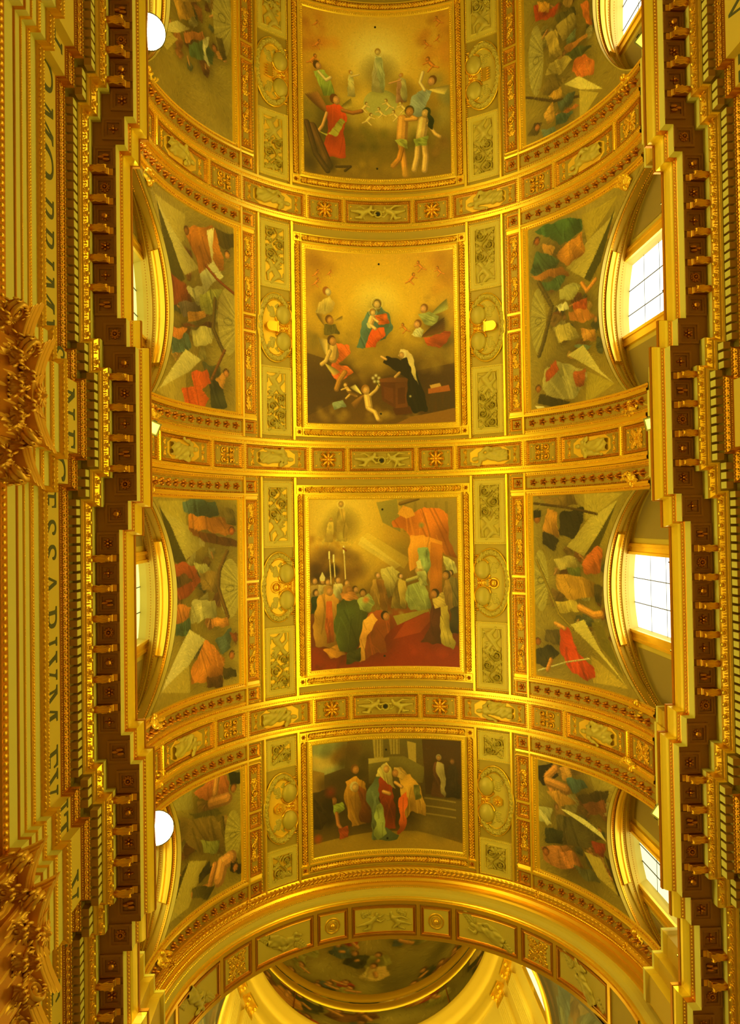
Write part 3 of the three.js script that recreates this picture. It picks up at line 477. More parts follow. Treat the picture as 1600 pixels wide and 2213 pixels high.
    // cherubs with lilies
    B.cherub(27, 79, 6.2, -1, '#e4b064'); B.wing(28, 81, 8, 0.1, '#6a4a1c'); B.robe([17, 88, 24, 86, 27, 90, 18, 92], '#8a947c', 0.2, 4); B.limb([41, 84, 42, 90], 5, '#e8b868'); B.limb([42, 91, 46, 93, 48, 97], 3, '#e8b868'); B.limb([43, 83, 47, 80, 49, 77], 2, '#e8b868'); B.head(40, 80, 2.9, '#e0a860', '#b07428', 0.4); B.wing(38, 84, 11, 2.1, '#7a5220'); B.wing(36, 82, 8, -2.6, '#d0b878'); B.limb([49, 78, 47, 74], 0.5, '#4a5a20'); for (const [x, y] of [[45, 73], [47, 71.5], [49, 73], [46, 75], [48.5, 75]]) B.glow(x, y, 1.5, '#fff4cc', 1);
    // the desk, the nun, the stool
    B.flat([50, 75, 68, 75.2, 68, 92, 60, 91, 51, 86], '#6a3414'); B.flat([60, 76, 68, 75.5, 68, 92, 60, 91], '#7c4018'); B.flat([49, 73.5, 57, 72.6, 69, 73, 68, 75.6, 50, 75.4], '#8a4c20'); B.flat([58, 91, 70, 90, 71, 94, 60, 95], '#5a2c10'); B.flat([52, 78, 58.5, 79, 58.5, 88, 52.5, 85], '#7a3e1a'); B.flat([61.5, 79, 66.5, 78.6, 66.5, 88, 61.5, 88.6], '#642f12');
    B.robe([54, 60, 64, 63, 66, 59, 73, 62, 75, 72, 80, 86, 82, 93, 72, 94, 68, 88, 69, 74, 63, 70, 56, 66, 52, 64], '#241a10', 1.3, 7); B.limb([54, 62, 51, 60.5], 1.8, '#e0a860'); B.limb([63, 70, 60, 72.5], 1.8, '#d8a460'); B.robe([62, 60, 64, 56, 69, 57, 73, 63, 74, 72, 76, 78, 72, 72, 68, 61, 65, 62], '#d0b47c', 1.2, 5); B.head(65, 59.5, 2.3, '#c8985c', '#e8d4a0', -0.8); B.glow(70, 84, 1.2, '#fff0b0', 0.8);
    B.flat([82, 80, 96, 78.5, 97, 82, 82, 83], '#a85a26'); B.flat([83, 78, 90, 77, 91, 79, 84, 80], '#c89a54'); for (const [x, d] of [[83.5, -1.5], [87, 2.5], [93, -1], [95, 2.5]]) B.flat([x, 83, x + 3, 83, x + 3 + d, 95, x + d - 1, 95], '#4a3218'); B.flat([70, 96, 100, 92, 100, 100, 60, 100], '#8a5c20'); B.grain();
  },
  (c, w, h) => {                                                 // ceremony before an orange canopy, red carpet
    const B = brush(c, w, h); B.bg([[0, '#d8aa34'], [0.3, '#c08c24'], [0.55, '#a47c28'], [0.72, '#8a3c14'], [1, '#6a2410']]);
    B.glow(20, 12, 34, '#f8d860', 0.95); B.glow(42, 28, 28, '#e8c048', 0.7); B.cloud(12, 25, 16, 4, '#c08420'); B.cloud(18, 38, 20, 10, '#4a2a14', 20); B.cloud(9, 44, 12, 6, '#2a180c', 14); B.cloud(50, 36, 18, 10, '#a88a34'); B.flat([46, 2, 60, 0, 62, 20, 50, 14], '#7a7a44', 0.6); B.flat([60, 0, 100, 0, 100, 36, 70, 20], '#a88c40', 0.8); for (let i = 0; i < 5; i++) B.flat([64 + i * 7, 2, 66 + i * 7, 2, 66 + i * 7, 20, 64 + i * 7, 20], '#8a7434', 0.5);
    B.flat([33, 24, 40, 20, 68, 36, 64, 42], '#f0cc50', 0.5); B.flat([33, 27, 36, 22, 62, 40, 58, 42], '#f8e080', 0.4);
    B.person(22, 25, 27, { robe: '#d8b04c', hair: '#b8862c', skin: '#d0a04c', wide: 0.7, cloak: '#c09c40' }); B.person(13, 25, 16, { robe: '#d8b04c', skin: '#d0a04c', hair: '#b8862c', lean: 2 }); B.halo(22, 3, 2.6); B.cloud(18, 25, 14, 1.6, '#e8c858', 10);
    // canopy
    B.robe([56, 14, 62, 10, 72, 8, 78, 5, 90, 7, 94, 10, 94, 24, 100, 36, 92, 34, 86, 26, 76, 22, 68, 23, 64, 18, 57, 17], '#d87422', 1.3, 10); B.flat([60, 9, 64, 4, 70, 6, 72, 10, 66, 12], '#e09a30'); B.robe([68, 22, 76, 22, 84, 24, 90, 26, 88, 44, 88, 58, 82, 60, 80, 44, 74, 40, 68, 44], '#d88a2c', 1.57, 9); B.flat([82, 26, 90, 28, 89, 58, 81, 60], '#c8701c', 0.8); B.robe([73, 30, 80, 29, 82, 40, 79, 46, 74, 42], '#8c9c68', 1.5, 4); B.limb([62, 3, 74, 0], 2.4, '#7a5a24'); B.glow(76, 16, 2.5, '#7a8a4c', 0.9);
    B.robe([48, 42, 56, 40, 62, 46, 60, 56, 52, 60], '#c0ac60', 1.2); B.robe([90, 34, 98, 38, 100, 44, 92, 46], '#b8ae6c', 1.2, 5);
    // figures at the back
    B.person(46, 67, 26, { robe: '#b88c3c', cloak: '#8a5c24', hair: '#8a6a30', face: 1, wide: 1.2 }); B.person(60, 66, 24, { robe: '#8a7030', cloak: '#b89a48', hair: '#5a4218', face: 1, lean: 1.4, wide: 1.1 }); B.robe([66, 52, 76, 48, 80, 56, 82, 66, 68, 67, 64, 60], '#9aa060', 1.3); B.head(74, 43, 3, '#c89c5c', '#b8a868', -0.6); B.robe([72, 44, 78, 43, 80, 52, 74, 52], '#a8a468', 1.2, 5); B.flat([72, 38, 75, 36, 76, 42, 73, 42], '#d8c880'); B.limb([73, 47, 66, 49], 2.4, '#a89c5c');
    B.person(95, 66, 26, { robe: '#a88040', hair: '#4a3418', cloak: '#6a5a30', face: -1, wide: 1.2 }); B.head(92, 46, 2.8, '#b07a3c', '#3a2a14', -0.6);
    B.cloud(60, 67, 22, 2.4, '#a8a458', 14); B.flat([56, 70, 80, 66, 82, 72, 60, 78], '#a0943c', 0.9);
    // carpet
    B.flat([0, 86, 24, 90, 46, 84, 58, 76, 78, 68, 84, 70, 90, 84, 100, 88, 100, 100, 0, 100], '#8c2a10'); B.flat([64, 74, 80, 67.5, 82, 72, 74, 80, 56, 84], '#a83c16'); B.cloud(70, 90, 26, 5, '#9a3214', 12); B.cloud(12, 96, 16, 4, '#5a1e0c', 10);
    // candles and the row of clergy
    for (const [x, y0] of [[13.5, 31], [16.5, 33], [23.5, 28]]) { B.limb([x, y0, x + 1, 50], 0.9, '#d8c080'); B.limb([x, y0, x, y0 + 4], 1.3, '#f0dca0'); }
    B.limb([23, 29, 25, 30.5], 1, '#8a4418'); for (const [x, y, cl] of [[3, 50, '#a88848'], [8.5, 50, '#c8b070'], [12, 51, '#a88040'], [19, 50, '#d8c48c'], [25, 52, '#b8702c'], [31, 56, '#a89048'], [4, 57, '#2c3a20']]) { B.robe([x - 3, y, x + 3, y, x + 4, y + 10, x - 4, y + 10], cl, 1.5, 4); B.head(x, y - 2.2, 2.1, '#d0985c', y > 55 ? '#4a3014' : '#6a4a24', 0.6); } B.flat([6.5, 46, 8.5, 42.5, 10.5, 46, 10, 48, 7, 48], '#e0d09a');
    B.robe([6, 56, 14, 54, 20, 60, 18, 74, 19, 88, 3, 86, 1, 74], '#d8963a', 1.5, 9); B.robe([11, 60, 15, 60, 16, 84, 11, 85], '#c85c24', 1.55, 5); B.head(13, 54, 3, '#c88a4c', '#b8863c', 0.6); B.robe([8, 88, 20, 86, 24, 92, 14, 94], '#c8842c', 0.4, 5);
    B.robe([18, 62, 24, 58, 32, 60, 38, 66, 40, 72, 34, 84, 30, 92, 20, 90, 16, 78], '#4c5426', 1.45, 10); B.head(26, 54, 3.2, '#b87c40', '#b88844', 0.8); B.robe([20, 56, 30, 55, 34, 60, 24, 60], '#c07c3c', 0.3, 5);
    B.robe([32, 60, 40, 56, 44, 62, 40, 68, 34, 66], '#98a05c', 0.8, 6); B.glow(38, 60, 3, '#d86a34', 0.9); B.head(36, 56, 2.4, '#a87844', '#3a2a14', 0);
    B.robe([40, 68, 48, 66, 54, 70, 54, 78, 50, 84, 52, 92, 44, 92, 36, 96, 32, 94, 35, 80], '#a04c1c', 1.3, 9); B.robe([36, 72, 42, 68, 46, 72, 38, 82, 37, 96, 33, 97, 33, 84], '#d89440', 1.3, 5); B.head(51, 70, 2.8, '#b87840', '#241c10', 0.6); B.robe([24, 92, 34, 88, 34, 96, 24, 98], '#3c3a1c', 0.4, 5);
    B.robe([82, 64, 88, 60, 90, 68, 88, 84, 88, 87, 74, 86, 80, 78], '#5a2a18', 1.4, 7); B.robe([88, 64, 93, 64, 94, 78, 98, 86, 96, 90, 88, 86, 87, 76], '#b8a048', 1.45, 7); B.robe([82, 58, 90, 56, 92, 64, 84, 66], '#c0a050', 0.6, 5); B.head(84, 57, 2.8, '#b0743c', '#2c2010', -0.7); B.robe([94, 66, 100, 64, 100, 80, 95, 80], '#3c3220', 1.4, 5); B.grain();
  },
  (c, w, h) => {                                                 // two women embracing before columns
    const B = brush(c, w, h); B.bg([[0, '#6a5a2c'], [0.4, '#5c4620'], [0.75, '#54401c'], [1, '#8a6a28']]);
    B.flat([0, 0, 24, 0, 22, 24, 8, 28, 0, 22], '#9a9a6c'); B.cloud(8, 16, 12, 5, '#d8b45c'); B.cloud(14, 6, 12, 4, '#8a9470'); B.cloud(24, 10, 12, 8, '#6a4a1c', 22); B.cloud(30, 22, 10, 14, '#4a3a18', 22); B.flat([0, 22, 8, 26, 8, 42, 0, 42], '#a07a34'); B.cloud(8, 58, 10, 14, '#2c2010', 16); B.cloud(18, 36, 12, 10, '#4c3618', 14);
    B.flat([41, 0, 48, 0, 48, 17, 42, 17], '#a89048'); B.flat([52, 0, 59, 0, 59, 14, 53, 14], '#a08842'); B.flat([64, 2, 70, 4, 70, 22, 65, 20], '#b09448'); for (const x of [43, 45, 47, 54, 56, 58]) B.flat([x, 0, x + 0.5, 0, x + 0.5, 16, x, 16], '#6a5424'); B.flat([38, 19, 52, 16, 62, 16, 76, 26, 74, 40, 38, 40], '#7a6a34'); B.flat([38, 17, 52, 17, 52, 20, 38, 22], '#b8a058');
    B.flat([74, 0, 100, 0, 100, 52, 76, 50], '#4a2c14', 0.8); B.flat([74, 52, 100, 54, 100, 90, 66, 70], '#6a5424'); for (const y of [53, 60, 67]) B.flat([75, y, 96, y + 2, 96, y + 3.4, 75, y + 1.2], '#b09448', 0.7);
    B.person(85, 52, 28, { robe: '#6a4024', cloak: '#a89468', skin: '#a87844', hair: '#a89870', wide: 0.9 }); B.person(94, 52, 26, { robe: '#3c2c1c', skin: '#8a5c34', hair: '#5a4024' });
    B.flat([0, 88, 40, 84, 70, 84, 100, 92, 100, 100, 0, 100], '#a8842c'); B.cloud(78, 80, 16, 6, '#7a6430', 12);
    B.robe([22, 36, 30, 32, 36, 40, 36, 52, 40, 62, 36, 76, 26, 78, 22, 56], '#c88a30', 1.4); B.robe([30, 40, 38, 48, 42, 60, 38, 76, 32, 74], '#8a4820', 1.3, 6); B.head(28.5, 42, 3, '#d8a868', '#d8c898', 0.5); B.head(29, 26, 2.8, '#b87a3c', '#7a4a1c', 0.5);
    B.robe([13, 56, 20, 54, 22, 60, 15, 66], '#9aa84c', 0.6, 5); B.limb([16, 64, 17, 74, 20, 80], 2.6, '#b87440'); B.robe([17, 78, 24, 76, 24, 86, 18, 88], '#a04420', 0.9, 5); B.head(14, 52, 2.6, '#a86a34', '#4a2c14', 0.4); B.robe([0, 44, 10, 40, 14, 58, 6, 76, 0, 74], '#3c2a14', 1.2, 6); B.glow(12, 44, 5, '#8a2c1c', 0.8); B.glow(3, 84, 4, '#b84c1c', 0.9);
    B.robe([44, 32, 50, 30, 54, 40, 54, 56, 56, 82, 48, 82, 46, 60, 43, 46], '#d0441a', 1.5); B.robe([36, 52, 44, 32, 46, 34, 44, 54, 48, 80, 58, 88, 56, 92, 40, 92, 40, 70], '#68745c', 1.35, 9); B.robe([43, 60, 46, 58, 50, 86, 44, 92, 41, 88], '#9aa464', 1.5, 5); B.robe([45, 26, 50, 21, 53, 26, 54, 38, 56, 46, 50, 40, 46, 34, 43, 34], '#d0b468', 1.2, 6); B.head(49.5, 27, 2.6, '#d09858', '#c8b070', 0.8); B.limb([48, 48, 52, 50], 2.6, '#d49a58');
    B.robe([58, 36, 66, 32, 72, 42, 76, 60, 76, 70, 66, 66, 62, 76, 60, 62], '#d0963a', 1.4, 10); B.robe([58, 54, 63, 48, 64, 56, 61, 84, 57, 88, 59, 70], '#d05a24', 1.5, 6); B.robe([55, 26, 60, 26, 64, 32, 60, 38, 56, 34], '#c09448', 0.7, 5); B.head(56.5, 31, 2.7, '#b87c44', '#c8a05c', -0.8); B.limb([60, 44, 56, 40], 2.4, '#d09858'); B.robe([68, 42, 72, 42, 73, 54, 69, 56], '#6a6434', 1.5, 4); B.grain();
  },
];
// the frescoes over the windows: grey stone scrolls and shells painted on plaster, with robed figures
function fresco(c, w, h) { const B = brush(c, w, h); B.bg([[0, '#a8923c'], [0.5, '#94802e'], [1, '#a08834']]); for (let i = 0; i < 26; i++) B.glow(rr(0, 100), rr(0, 100), rr(8, 24), ['#7a6420', '#b8a04a', '#6a5a24', '#a08438'][i % 4], 0.35); B.cluster(52, 48, 40, 30, 34, ['#7a5c28', '#8a7c3c', '#6a4420', '#a8823c', '#56563a', '#94602c', '#a89a58']); return B; }
function shell(B, x, y, rx, ry, col) { const c = B.c; c.save(); c.beginPath(); c.ellipse(B.X(x), B.Y(y), B.X(rx), B.Y(ry), 0, 0, 7); c.fillStyle = col; c.fill(); c.clip(); for (let i = -6; i <= 6; i++) { c.beginPath(); c.moveTo(B.X(x + rx * 1.2), B.Y(y)); c.quadraticCurveTo(B.X(x), B.Y(y + ry * i * 0.12), B.X(x - rx), B.Y(y + ry * i * 0.2)); c.strokeStyle = i % 2 ? shade(col, 0.7) : shade(col, 1.25); c.globalAlpha = 0.6; c.lineWidth = 5; c.stroke(); } c.restore(); c.beginPath(); c.ellipse(B.X(x), B.Y(y), B.X(rx * 0.4), B.Y(ry * 0.1), 0, 0, 7); c.strokeStyle = shade(col, 0.6); c.lineWidth = 4; c.stroke(); }
const FRESCO = {
  '-1,1': (c, w, h) => { const B = fresco(c, w, h); B.flat([22,6,56,5,55,18,47,24],'#bca648'); B.flat([23,7,69,29,55,36,42,27,30,14],'#c8b866'); B.flat([25,8,42,23,55,38,47,43,40,37,33,25],'#554c1c'); B.robe([83,4,102,3,101,10,91,14,81,10],'#5a4a18',1.2,6); B.robe([54,13,64,8,83,4,91,18,91,25,69,32,66,24,59,18],'#cc7a22',1.2,6); B.robe([76,7,83,4,81,21,91,28,73,41,69,32,81,23],'#d8c88a',1.2,6); shell(B,94,52,9,18,'#a8964a'); B.robe([40,38,56,40,62,48,43,54],'#8a4420',1.2,6); B.robe([48,51,68,45,75,52,53,58],'#6a5a48',1.2,6); B.robe([56,42,73,37,80,41,68,49],'#a89c64',1.2,6); B.robe([69,42,90,35,80,51,70,52],'#8a8438',1.2,6); B.robe([57,54,73,50,75,53,58,59],'#cc8830',1.2,6); B.robe([53,61,80,55,79,59,54,63],'#6a3c1c',1.2,6); B.robe([61,62,82,57,80,66,63,70],'#b0a25c',1.2,6); B.robe([40,69,58,65,61,71,41,78],'#5c6c58',1.2,6); B.robe([42,64,58,62,50,69,41,69],'#c8762e',1.2,6); B.limb([83,42,81,58,90,69],3,'#5a4618'); B.limb([75,26,85,31,100,36],2,'#7a3c14'); B.flat([22,98,55,83,55,102],'#bca248'); B.flat([26,97,55,73,70,76,58,84],'#dccc80'); B.robe([70,77,87,77,93,98,79,101,78,90],'#4c4a2c',1.2,6); B.robe([60,84,75,80,79,87,70,91,77,95,72,101,55,102,50,93,63,91],'#d0561a',1.2,6); B.robe([82,84,93,79,89,89],'#d08c38',1.2,6); B.limb([91,68,79,85],2,'#7a4a1c'); B.head(92,80,2.6,'#c88038','#4a2c14',0); B.head(94,16,2.6,'#d08a38','#4a2c14',0); B.head(57,13,2.6,'#8a5a20','#4a2c14',0); B.grain(1200, 0.06); },
  '-1,2': (c, w, h) => { const B = fresco(c, w, h); B.flat([23,2,54,1,54,16,37,11],'#bca848'); B.flat([26,5,56,14,71,24,53,31,40,19],'#c4b258'); B.flat([24,4,37,13,53,31,51,34,40,31,34,18],'#50481a'); B.flat([66,19,72,19,71,25,66,24],'#d8c878'); B.robe([50,2,64,0,81,1,85,8,76,10,61,10,51,6],'#56685c',1.2,6); B.robe([56,8,76,10,91,10,99,17,92,19,78,18,56,16],'#cc7c28',1.2,6); B.robe([56,15,80,18,100,23,99,26,76,23,61,19],'#6a4018',1.2,6); B.robe([87,3,98,7,99,14,91,13],'#6a5824',1.2,6); B.head(95,17,2.6,'#b05c20','#4a2c14',0); shell(B,93,48,9,16,'#aa9a4c'); B.limb([91,28,84,38,83,47,91,63],3,'#6a4c1c'); B.robe([40,32,61,34,68,43,53,50,39,50],'#b4562a',1.2,6); B.robe([40,39,53,38,61,43,42,44],'#5c4424',1.2,6); B.robe([60,33,73,34,78,39,66,40],'#a8a05c',1.2,6); B.robe([66,38,82,38,82,50,68,47],'#8a6c2c',1.2,6); B.robe([58,52,80,53,82,62,65,64,56,63],'#b0a464',1.2,6); B.robe([39,52,58,55,53,62,39,65],'#cc7a30',1.2,6); B.robe([41,62,56,60,58,69,42,68],'#4c5c40',1.2,6); B.robe([76,63,91,63,92,68,77,68],'#c88030',1.2,6); B.flat([24,92,55,83,56,98],'#bca44a'); B.flat([25,92,56,66,71,73,55,84],'#d8ca82'); B.robe([79,75,94,69,93,80,86,83],'#58685c',1.2,6); B.robe([92,71,99,73,98,79],'#7a4018',1.2,6); B.robe([70,73,79,77,88,85,86,94,72,95,57,94,57,87],'#cc7a2c',1.2,6); B.robe([86,89,97,92,98,96,87,96],'#4a3c1c',1.2,6); B.robe([72,92,86,94,86,100,72,98],'#5a3818',1.2,6); B.head(94,84,2.6,'#b86a2c','#4a2c14',0); B.grain(1200, 0.06); },
  '-1,3': (c, w, h) => { const B = fresco(c, w, h); B.flat([28,-6,56,0,58,17,34,7],'#a89a50'); B.robe([89,-1,100,3,100,13,91,11],'#2e2c1c',1.2,6); B.robe([58,4,78,-3,89,2,91,18,87,27,71,16,63,10],'#c87038',1.2,6); B.limb([80,0,78,13],5,'#d8944c'); B.limb([75,20,89,22],8,'#d08c48'); B.head(94,15,2.8,'#b06a34','#4a2c14',0); B.robe([53,18,80,27,84,33,63,30],'#5c5424',1.2,6); B.robe([43,17,77,31,89,58,84,69,65,59,45,33],'#7a6028',1.2,6); B.robe([63,45,82,55,79,65,68,59],'#8a8840',1.2,6); B.limb([84,37,85,49,95,79],3,'#5c4a18'); shell(B,93,56,7,22,'#aa9844'); B.flat([30,92,53,57,70,66,52,94],'#c0aa50'); B.flat([28,91,45,62,53,57,40,78],'#4c4018'); B.robe([63,73,72,67,75,77,62,81],'#3c3424',1.2,6); B.limb([91,75,84,76,81,88],10,'#d89450'); B.limb([77,74,72,89,57,86],5,'#d48c48'); B.robe([91,79,102,86,99,93,90,86],'#2c241c',1.2,6); B.head(95,85,2.6,'#b8743c','#4a2c14',0); B.robe([55,81,77,91,70,99,56,89],'#5c5028',1.2,6); B.grain(1200, 0.06); },
  '-1,0': (c, w, h) => { const B = fresco(c, w, h); B.flat([21,77,39,69,50,69,39,79],'#c0ac54'); B.flat([25,76,50,60,63,58,50,66],'#dccc80'); B.robe([44,51,63,44,68,50,53,59],'#b88a34',1.2,6); B.robe([48,41,66,34,74,39,55,49],'#a88438',1.2,6); shell(B,92,40,8,20,'#aa9a50'); B.robe([56,63,74,54,77,57,58,67],'#c87c38',1.2,6); B.robe([61,66,74,58,85,60,83,67,74,68,62,71],'#56683c',1.2,6); B.robe([74,58,81,54,77,63,81,69,75,67],'#d8cc98',1.2,6); B.robe([84,58,90,58,96,61,88,62],'#d08c44',1.2,6); B.head(85,58,2.4,'#b8743c','#4a2c14',0); B.robe([86,52,92,50,96,59,92,62],'#5c4c1c',1.2,6); B.robe([57,34,75,26,75,31,58,40],'#b85a28',1.2,6); B.grain(1200, 0.06); },
  '1,1': (c, w, h) => { const B = fresco(c, w, h); B.flat([44,4,77,5,48,19],'#b8a038'); B.flat([30,28,45,37,75,12,50,18],'#c2ae54'); B.flat([74,10,45,37,50,40,60,32],'#4c481c'); B.robe([3,2,23,1,44,6,44,12,26,15,17,8],'#4c6c38',1.2,6); B.robe([28,16,44,12,46,24,30,27,22,19],'#cc8426',1.2,6); B.robe([11,10,22,15,15,24],'#d09438',1.2,6); B.robe([1,24,7,13,25,23,11,31],'#485c38',1.2,6); B.robe([2,26,27,26,33,33,6,29],'#a86a24',1.2,6); B.head(7,8,2.6,'#a85c1c','#4a2c14',0); shell(B,7,52,6,18,'#a8984a'); B.robe([8,31,30,32,24,38,13,36],'#4c6238',1.2,6); B.robe([24,38,36,37,43,40,35,46,24,43],'#a8a05c',1.2,6); B.robe([35,48,47,47,47,54,35,51],'#cc5824',1.2,6); B.limb([43,39,47,44,55,40],3,'#d08a38'); B.robe([21,46,30,46,32,50,24,50],'#e8dca0',1.2,6); B.robe([31,51,47,53,54,59,44,60,32,56],'#d08030',1.2,6); B.robe([18,57,32,57,41,67,23,67],'#b8a454',1.2,6); B.robe([41,62,54,65,54,71,43,69],'#d89440',1.2,6); B.robe([35,70,52,72,43,75],'#6c7c5c',1.2,6); B.limb([8,31,18,46,11,64,7,71],3,'#5c4a18'); B.flat([30,74,43,71,58,87,70,95],'#dccc78'); B.flat([46,85,70,95,44,101],'#b8a23c'); B.robe([11,79,22,76,46,86,46,89,34,98,14,95,9,88],'#b4a868',1.2,6); B.robe([12,81,20,75,23,81,12,86],'#a8481c',1.2,6); B.robe([34,84,45,83,43,92,37,92],'#a05028',1.2,6); B.robe([5,97,7,92,34,99,20,101],'#3c3014',1.2,6); B.head(6,89,2.4,'#a8641c','#4a2c14',0); B.flat([3,98,10,99,11,100,5,100],'#e8dcae'); B.grain(1200, 0.06); },
  '1,2': (c, w, h) => { const B = fresco(c, w, h); B.flat([41,0,76,1,42,14],'#bca646'); B.flat([26,28,40,33,71,4,45,13],'#cab658'); B.flat([70,5,40,33,52,29],'#544a1a'); B.robe([3,0,32,0,36,6,15,7],'#8a6a28',1.2,6); B.robe([21,10,41,7,40,15,32,24,20,22],'#302818',1.2,6); B.robe([11,7,19,9,20,24,7,20],'#c08430',1.2,6); B.robe([7,20,20,24,16,31,7,27],'#342a1c',1.2,6); B.limb([-1,4,26,7,52,11],1.6,'#4a3414'); B.head(3,13,2.8,'#a8641c','#4a2c14',0); B.robe([-1,8,6,8,6,12,-1,12],'#2c2414',1.2,6); shell(B,5,47,6,17,'#a89848'); B.robe([15,35,31,33,40,38,20,41],'#b8a458',1.2,6); B.robe([38,37,52,27,56,29,54,41,40,42],'#c8682c',1.2,6); B.robe([25,39,37,39,37,44,28,44],'#6c7434',1.2,6); B.robe([17,43,40,44,51,47,48,54,25,56,17,50],'#b8882c',1.2,6); B.robe([14,58,33,57,36,62,19,64],'#c8aa44',1.2,6); B.limb([36,60,48,63,54,62],5,'#d8943c'); B.robe([48,47,56,48,54,57,49,56],'#4c4020',1.2,6); B.flat([27,70,39,66,53,81,77,96],'#ecd870'); B.flat([44,84,77,96,46,98],'#c8aa40'); B.flat([45,67,53,66,73,91,53,79],'#7a6c24'); B.robe([19,73,26,71,33,83,47,90,48,95,41,98,27,94,19,85],'#d04418',1.2,6); B.robe([-2,87,11,82,19,86,7,95,-2,93],'#3c3418',1.2,6); B.robe([8,74,19,73,19,82,7,80],'#5c4c24',1.2,6); B.limb([2,97,24,90,43,86],1,'#c8c088'); B.limb([12,90,9,96],3,'#c88034'); B.head(2,81,2.4,'#a05c20','#4a2c14',0); B.limb([16,70,23,72],3,'#d89440'); B.limb([2,36,19,65,30,72],2,'#8a7424'); B.grain(1200, 0.06); },
  '1,3': (c, w, h) => { const B = fresco(c, w, h); B.robe([-1,7,11,0,17,9,4,23,-1,17],'#2c2414',1.2,6); B.robe([11,2,28,-5,39,0,17,11],'#8a6a34',1.2,6); B.limb([14,4,7,14,11,27],5,'#d08c3c'); B.limb([8,18,22,20],7,'#cc8c40'); B.robe([17,2,24,-1,28,13,19,13],'#d0943c',1.2,6); B.robe([22,10,36,7,40,12,27,22],'#4c605c',1.2,6); B.robe([6,27,16,23,30,29,16,37],'#b88430',1.2,6); B.flat([42,1,66,-1,45,14],'#b4a044'); B.robe([30,24,57,6,55,18,39,31],'#4a3c1c',1.2,6); B.robe([34,28,53,16,55,26,41,34],'#7a4824',1.2,6); B.robe([-1,43,11,41,8,56,0,56],'#b8b070',1.2,6); B.robe([13,47,36,37,53,47,38,64,16,71],'#5c5028',1.2,6); B.flat([17,39,22,38,36,40,50,45,55,51,53,50,38,46,22,41],'#e4d890'); B.flat([-1,46,1,45,10,55,6,58],'#d8cc88'); B.robe([5,60,19,58,18,70,5,74],'#3c3c20',1.2,6); B.robe([41,56,54,52,52,65,44,64],'#8a3820',1.2,6); B.robe([1,79,21,69,29,74,35,83,15,93,3,90],'#a86c34',1.2,6); B.robe([16,77,27,72,32,82,21,90],'#c07838',1.2,6); B.robe([26,84,43,81,49,88,35,92],'#5c5834',1.2,6); B.flat([35,68,49,67,64,89,46,84],'#bca448'); B.flat([52,62,60,66,69,86,64,89],'#443818'); B.head(5,82,2.6,'#a8642c','#4a2c14',0); B.grain(1200, 0.06); },
  '1,0': (c, w, h) => { const B = fresco(c, w, h); shell(B,9,59,6,18,'#b0a054'); B.robe([8,30,22,38,29,37,24,43,9,39],'#b8481c',1.2,6); B.robe([11,29,21,34,20,39,12,35],'#d09030',1.2,6); B.robe([24,42,41,45,43,50,27,47],'#5c5428',1.2,6); B.robe([25,48,41,48,44,57,31,58],'#a89044',1.2,6); B.robe([46,46,53,48,57,62,51,58],'#c86c28',1.2,6); B.robe([16,49,25,49,31,64,21,63],'#b89a44',1.2,6); B.robe([34,58,42,56,42,62,34,61],'#788458',1.2,6); B.robe([32,61,52,63,52,65,34,65],'#dc8a34',1.2,6); B.robe([32,65,45,66,56,71,45,71,34,69],'#5c6030',1.2,6); B.robe([40,71,50,72,58,79,57,85,43,80,38,75],'#e0742c',1.2,6); B.robe([20,64,34,66,39,70,29,73,16,69],'#b8a04a',1.2,6); B.flat([31,79,44,80,65,95,45,87],'#f0dc78'); B.robe([9,74,23,71,38,78,29,78,19,81],'#7a6428',1.2,6); B.robe([18,80,29,79,30,85,24,85],'#d09a34',1.2,6); B.limb([-3,74,6,77,22,84,45,90],1.6,'#4c3818'); B.robe([25,85,41,86,38,91,28,91],'#5c6850',1.2,6); B.robe([23,91,40,92,44,94,33,94],'#dc7a30',1.2,6); B.robe([24,92,39,95,33,98,24,97],'#4c5c48',1.2,6); B.robe([14,88,22,84,23,94,17,94],'#d09838',1.2,6); B.robe([1,95,7,90,13,92,9,97],'#5c4c1c',1.2,6); B.robe([12,95,23,97,26,103,14,100],'#6c7860',1.2,6); B.head(9,93,2.4,'#b8702c','#4a2c14',0); B.flat([44,87,61,95,44,102],'#c8b048'); B.grain(1200, 0.06); },
};
// ---------------------------------------------------------------- crown paintings in their gilt frames, relief strips, medallions, frescoes, lunettes
function canvasMat(w, h, draw, size = 0.8, dense = 1, rough = 0.6) {
  const c = document.createElement('canvas'); c.width = w; c.height = h;
  const x = c.getContext('2d'); draw(x, w, h);
  x.filter = 'blur(1.6px)'; x.globalAlpha = 0.8; x.drawImage(c, 0, 0); x.filter = 'none';
  const src = x.getImageData(0, 0, w, h).data, N = Math.round(w * h / 75 * dense);   // the painter's hand: short strokes in the colours already laid down
  x.lineCap = 'round';
  for (let i = 0; i < N; i++) { const px = Math.floor(rnd() * w), py = Math.floor(rnd() * h), k = (py * w + px) * 4, a = 1.2 + Math.sin(px * 0.013) + Math.cos(py * 0.011) + rr(-0.5, 0.5), l = rr(3, 9) * size, f = rr(0.8, 1.2); x.globalAlpha = rr(0.2, 0.6); x.strokeStyle = `rgb(${src[k] * f | 0},${src[k + 1] * f | 0},${src[k + 2] * f | 0})`; x.lineWidth = rr(1.5, 4) * size; x.beginPath(); x.moveTo(px - Math.cos(a) * l, py - Math.sin(a) * l); x.lineTo(px + Math.cos(a) * l, py + Math.sin(a) * l); x.stroke(); }
  x.globalAlpha = 1;
  const t = new THREE.CanvasTexture(c); t.colorSpace = THREE.SRGBColorSpace; t.magFilter = THREE.LinearFilter;
  return new THREE.MeshStandardMaterial({ map: t, roughness: rough, side: THREE.DoubleSide });
}
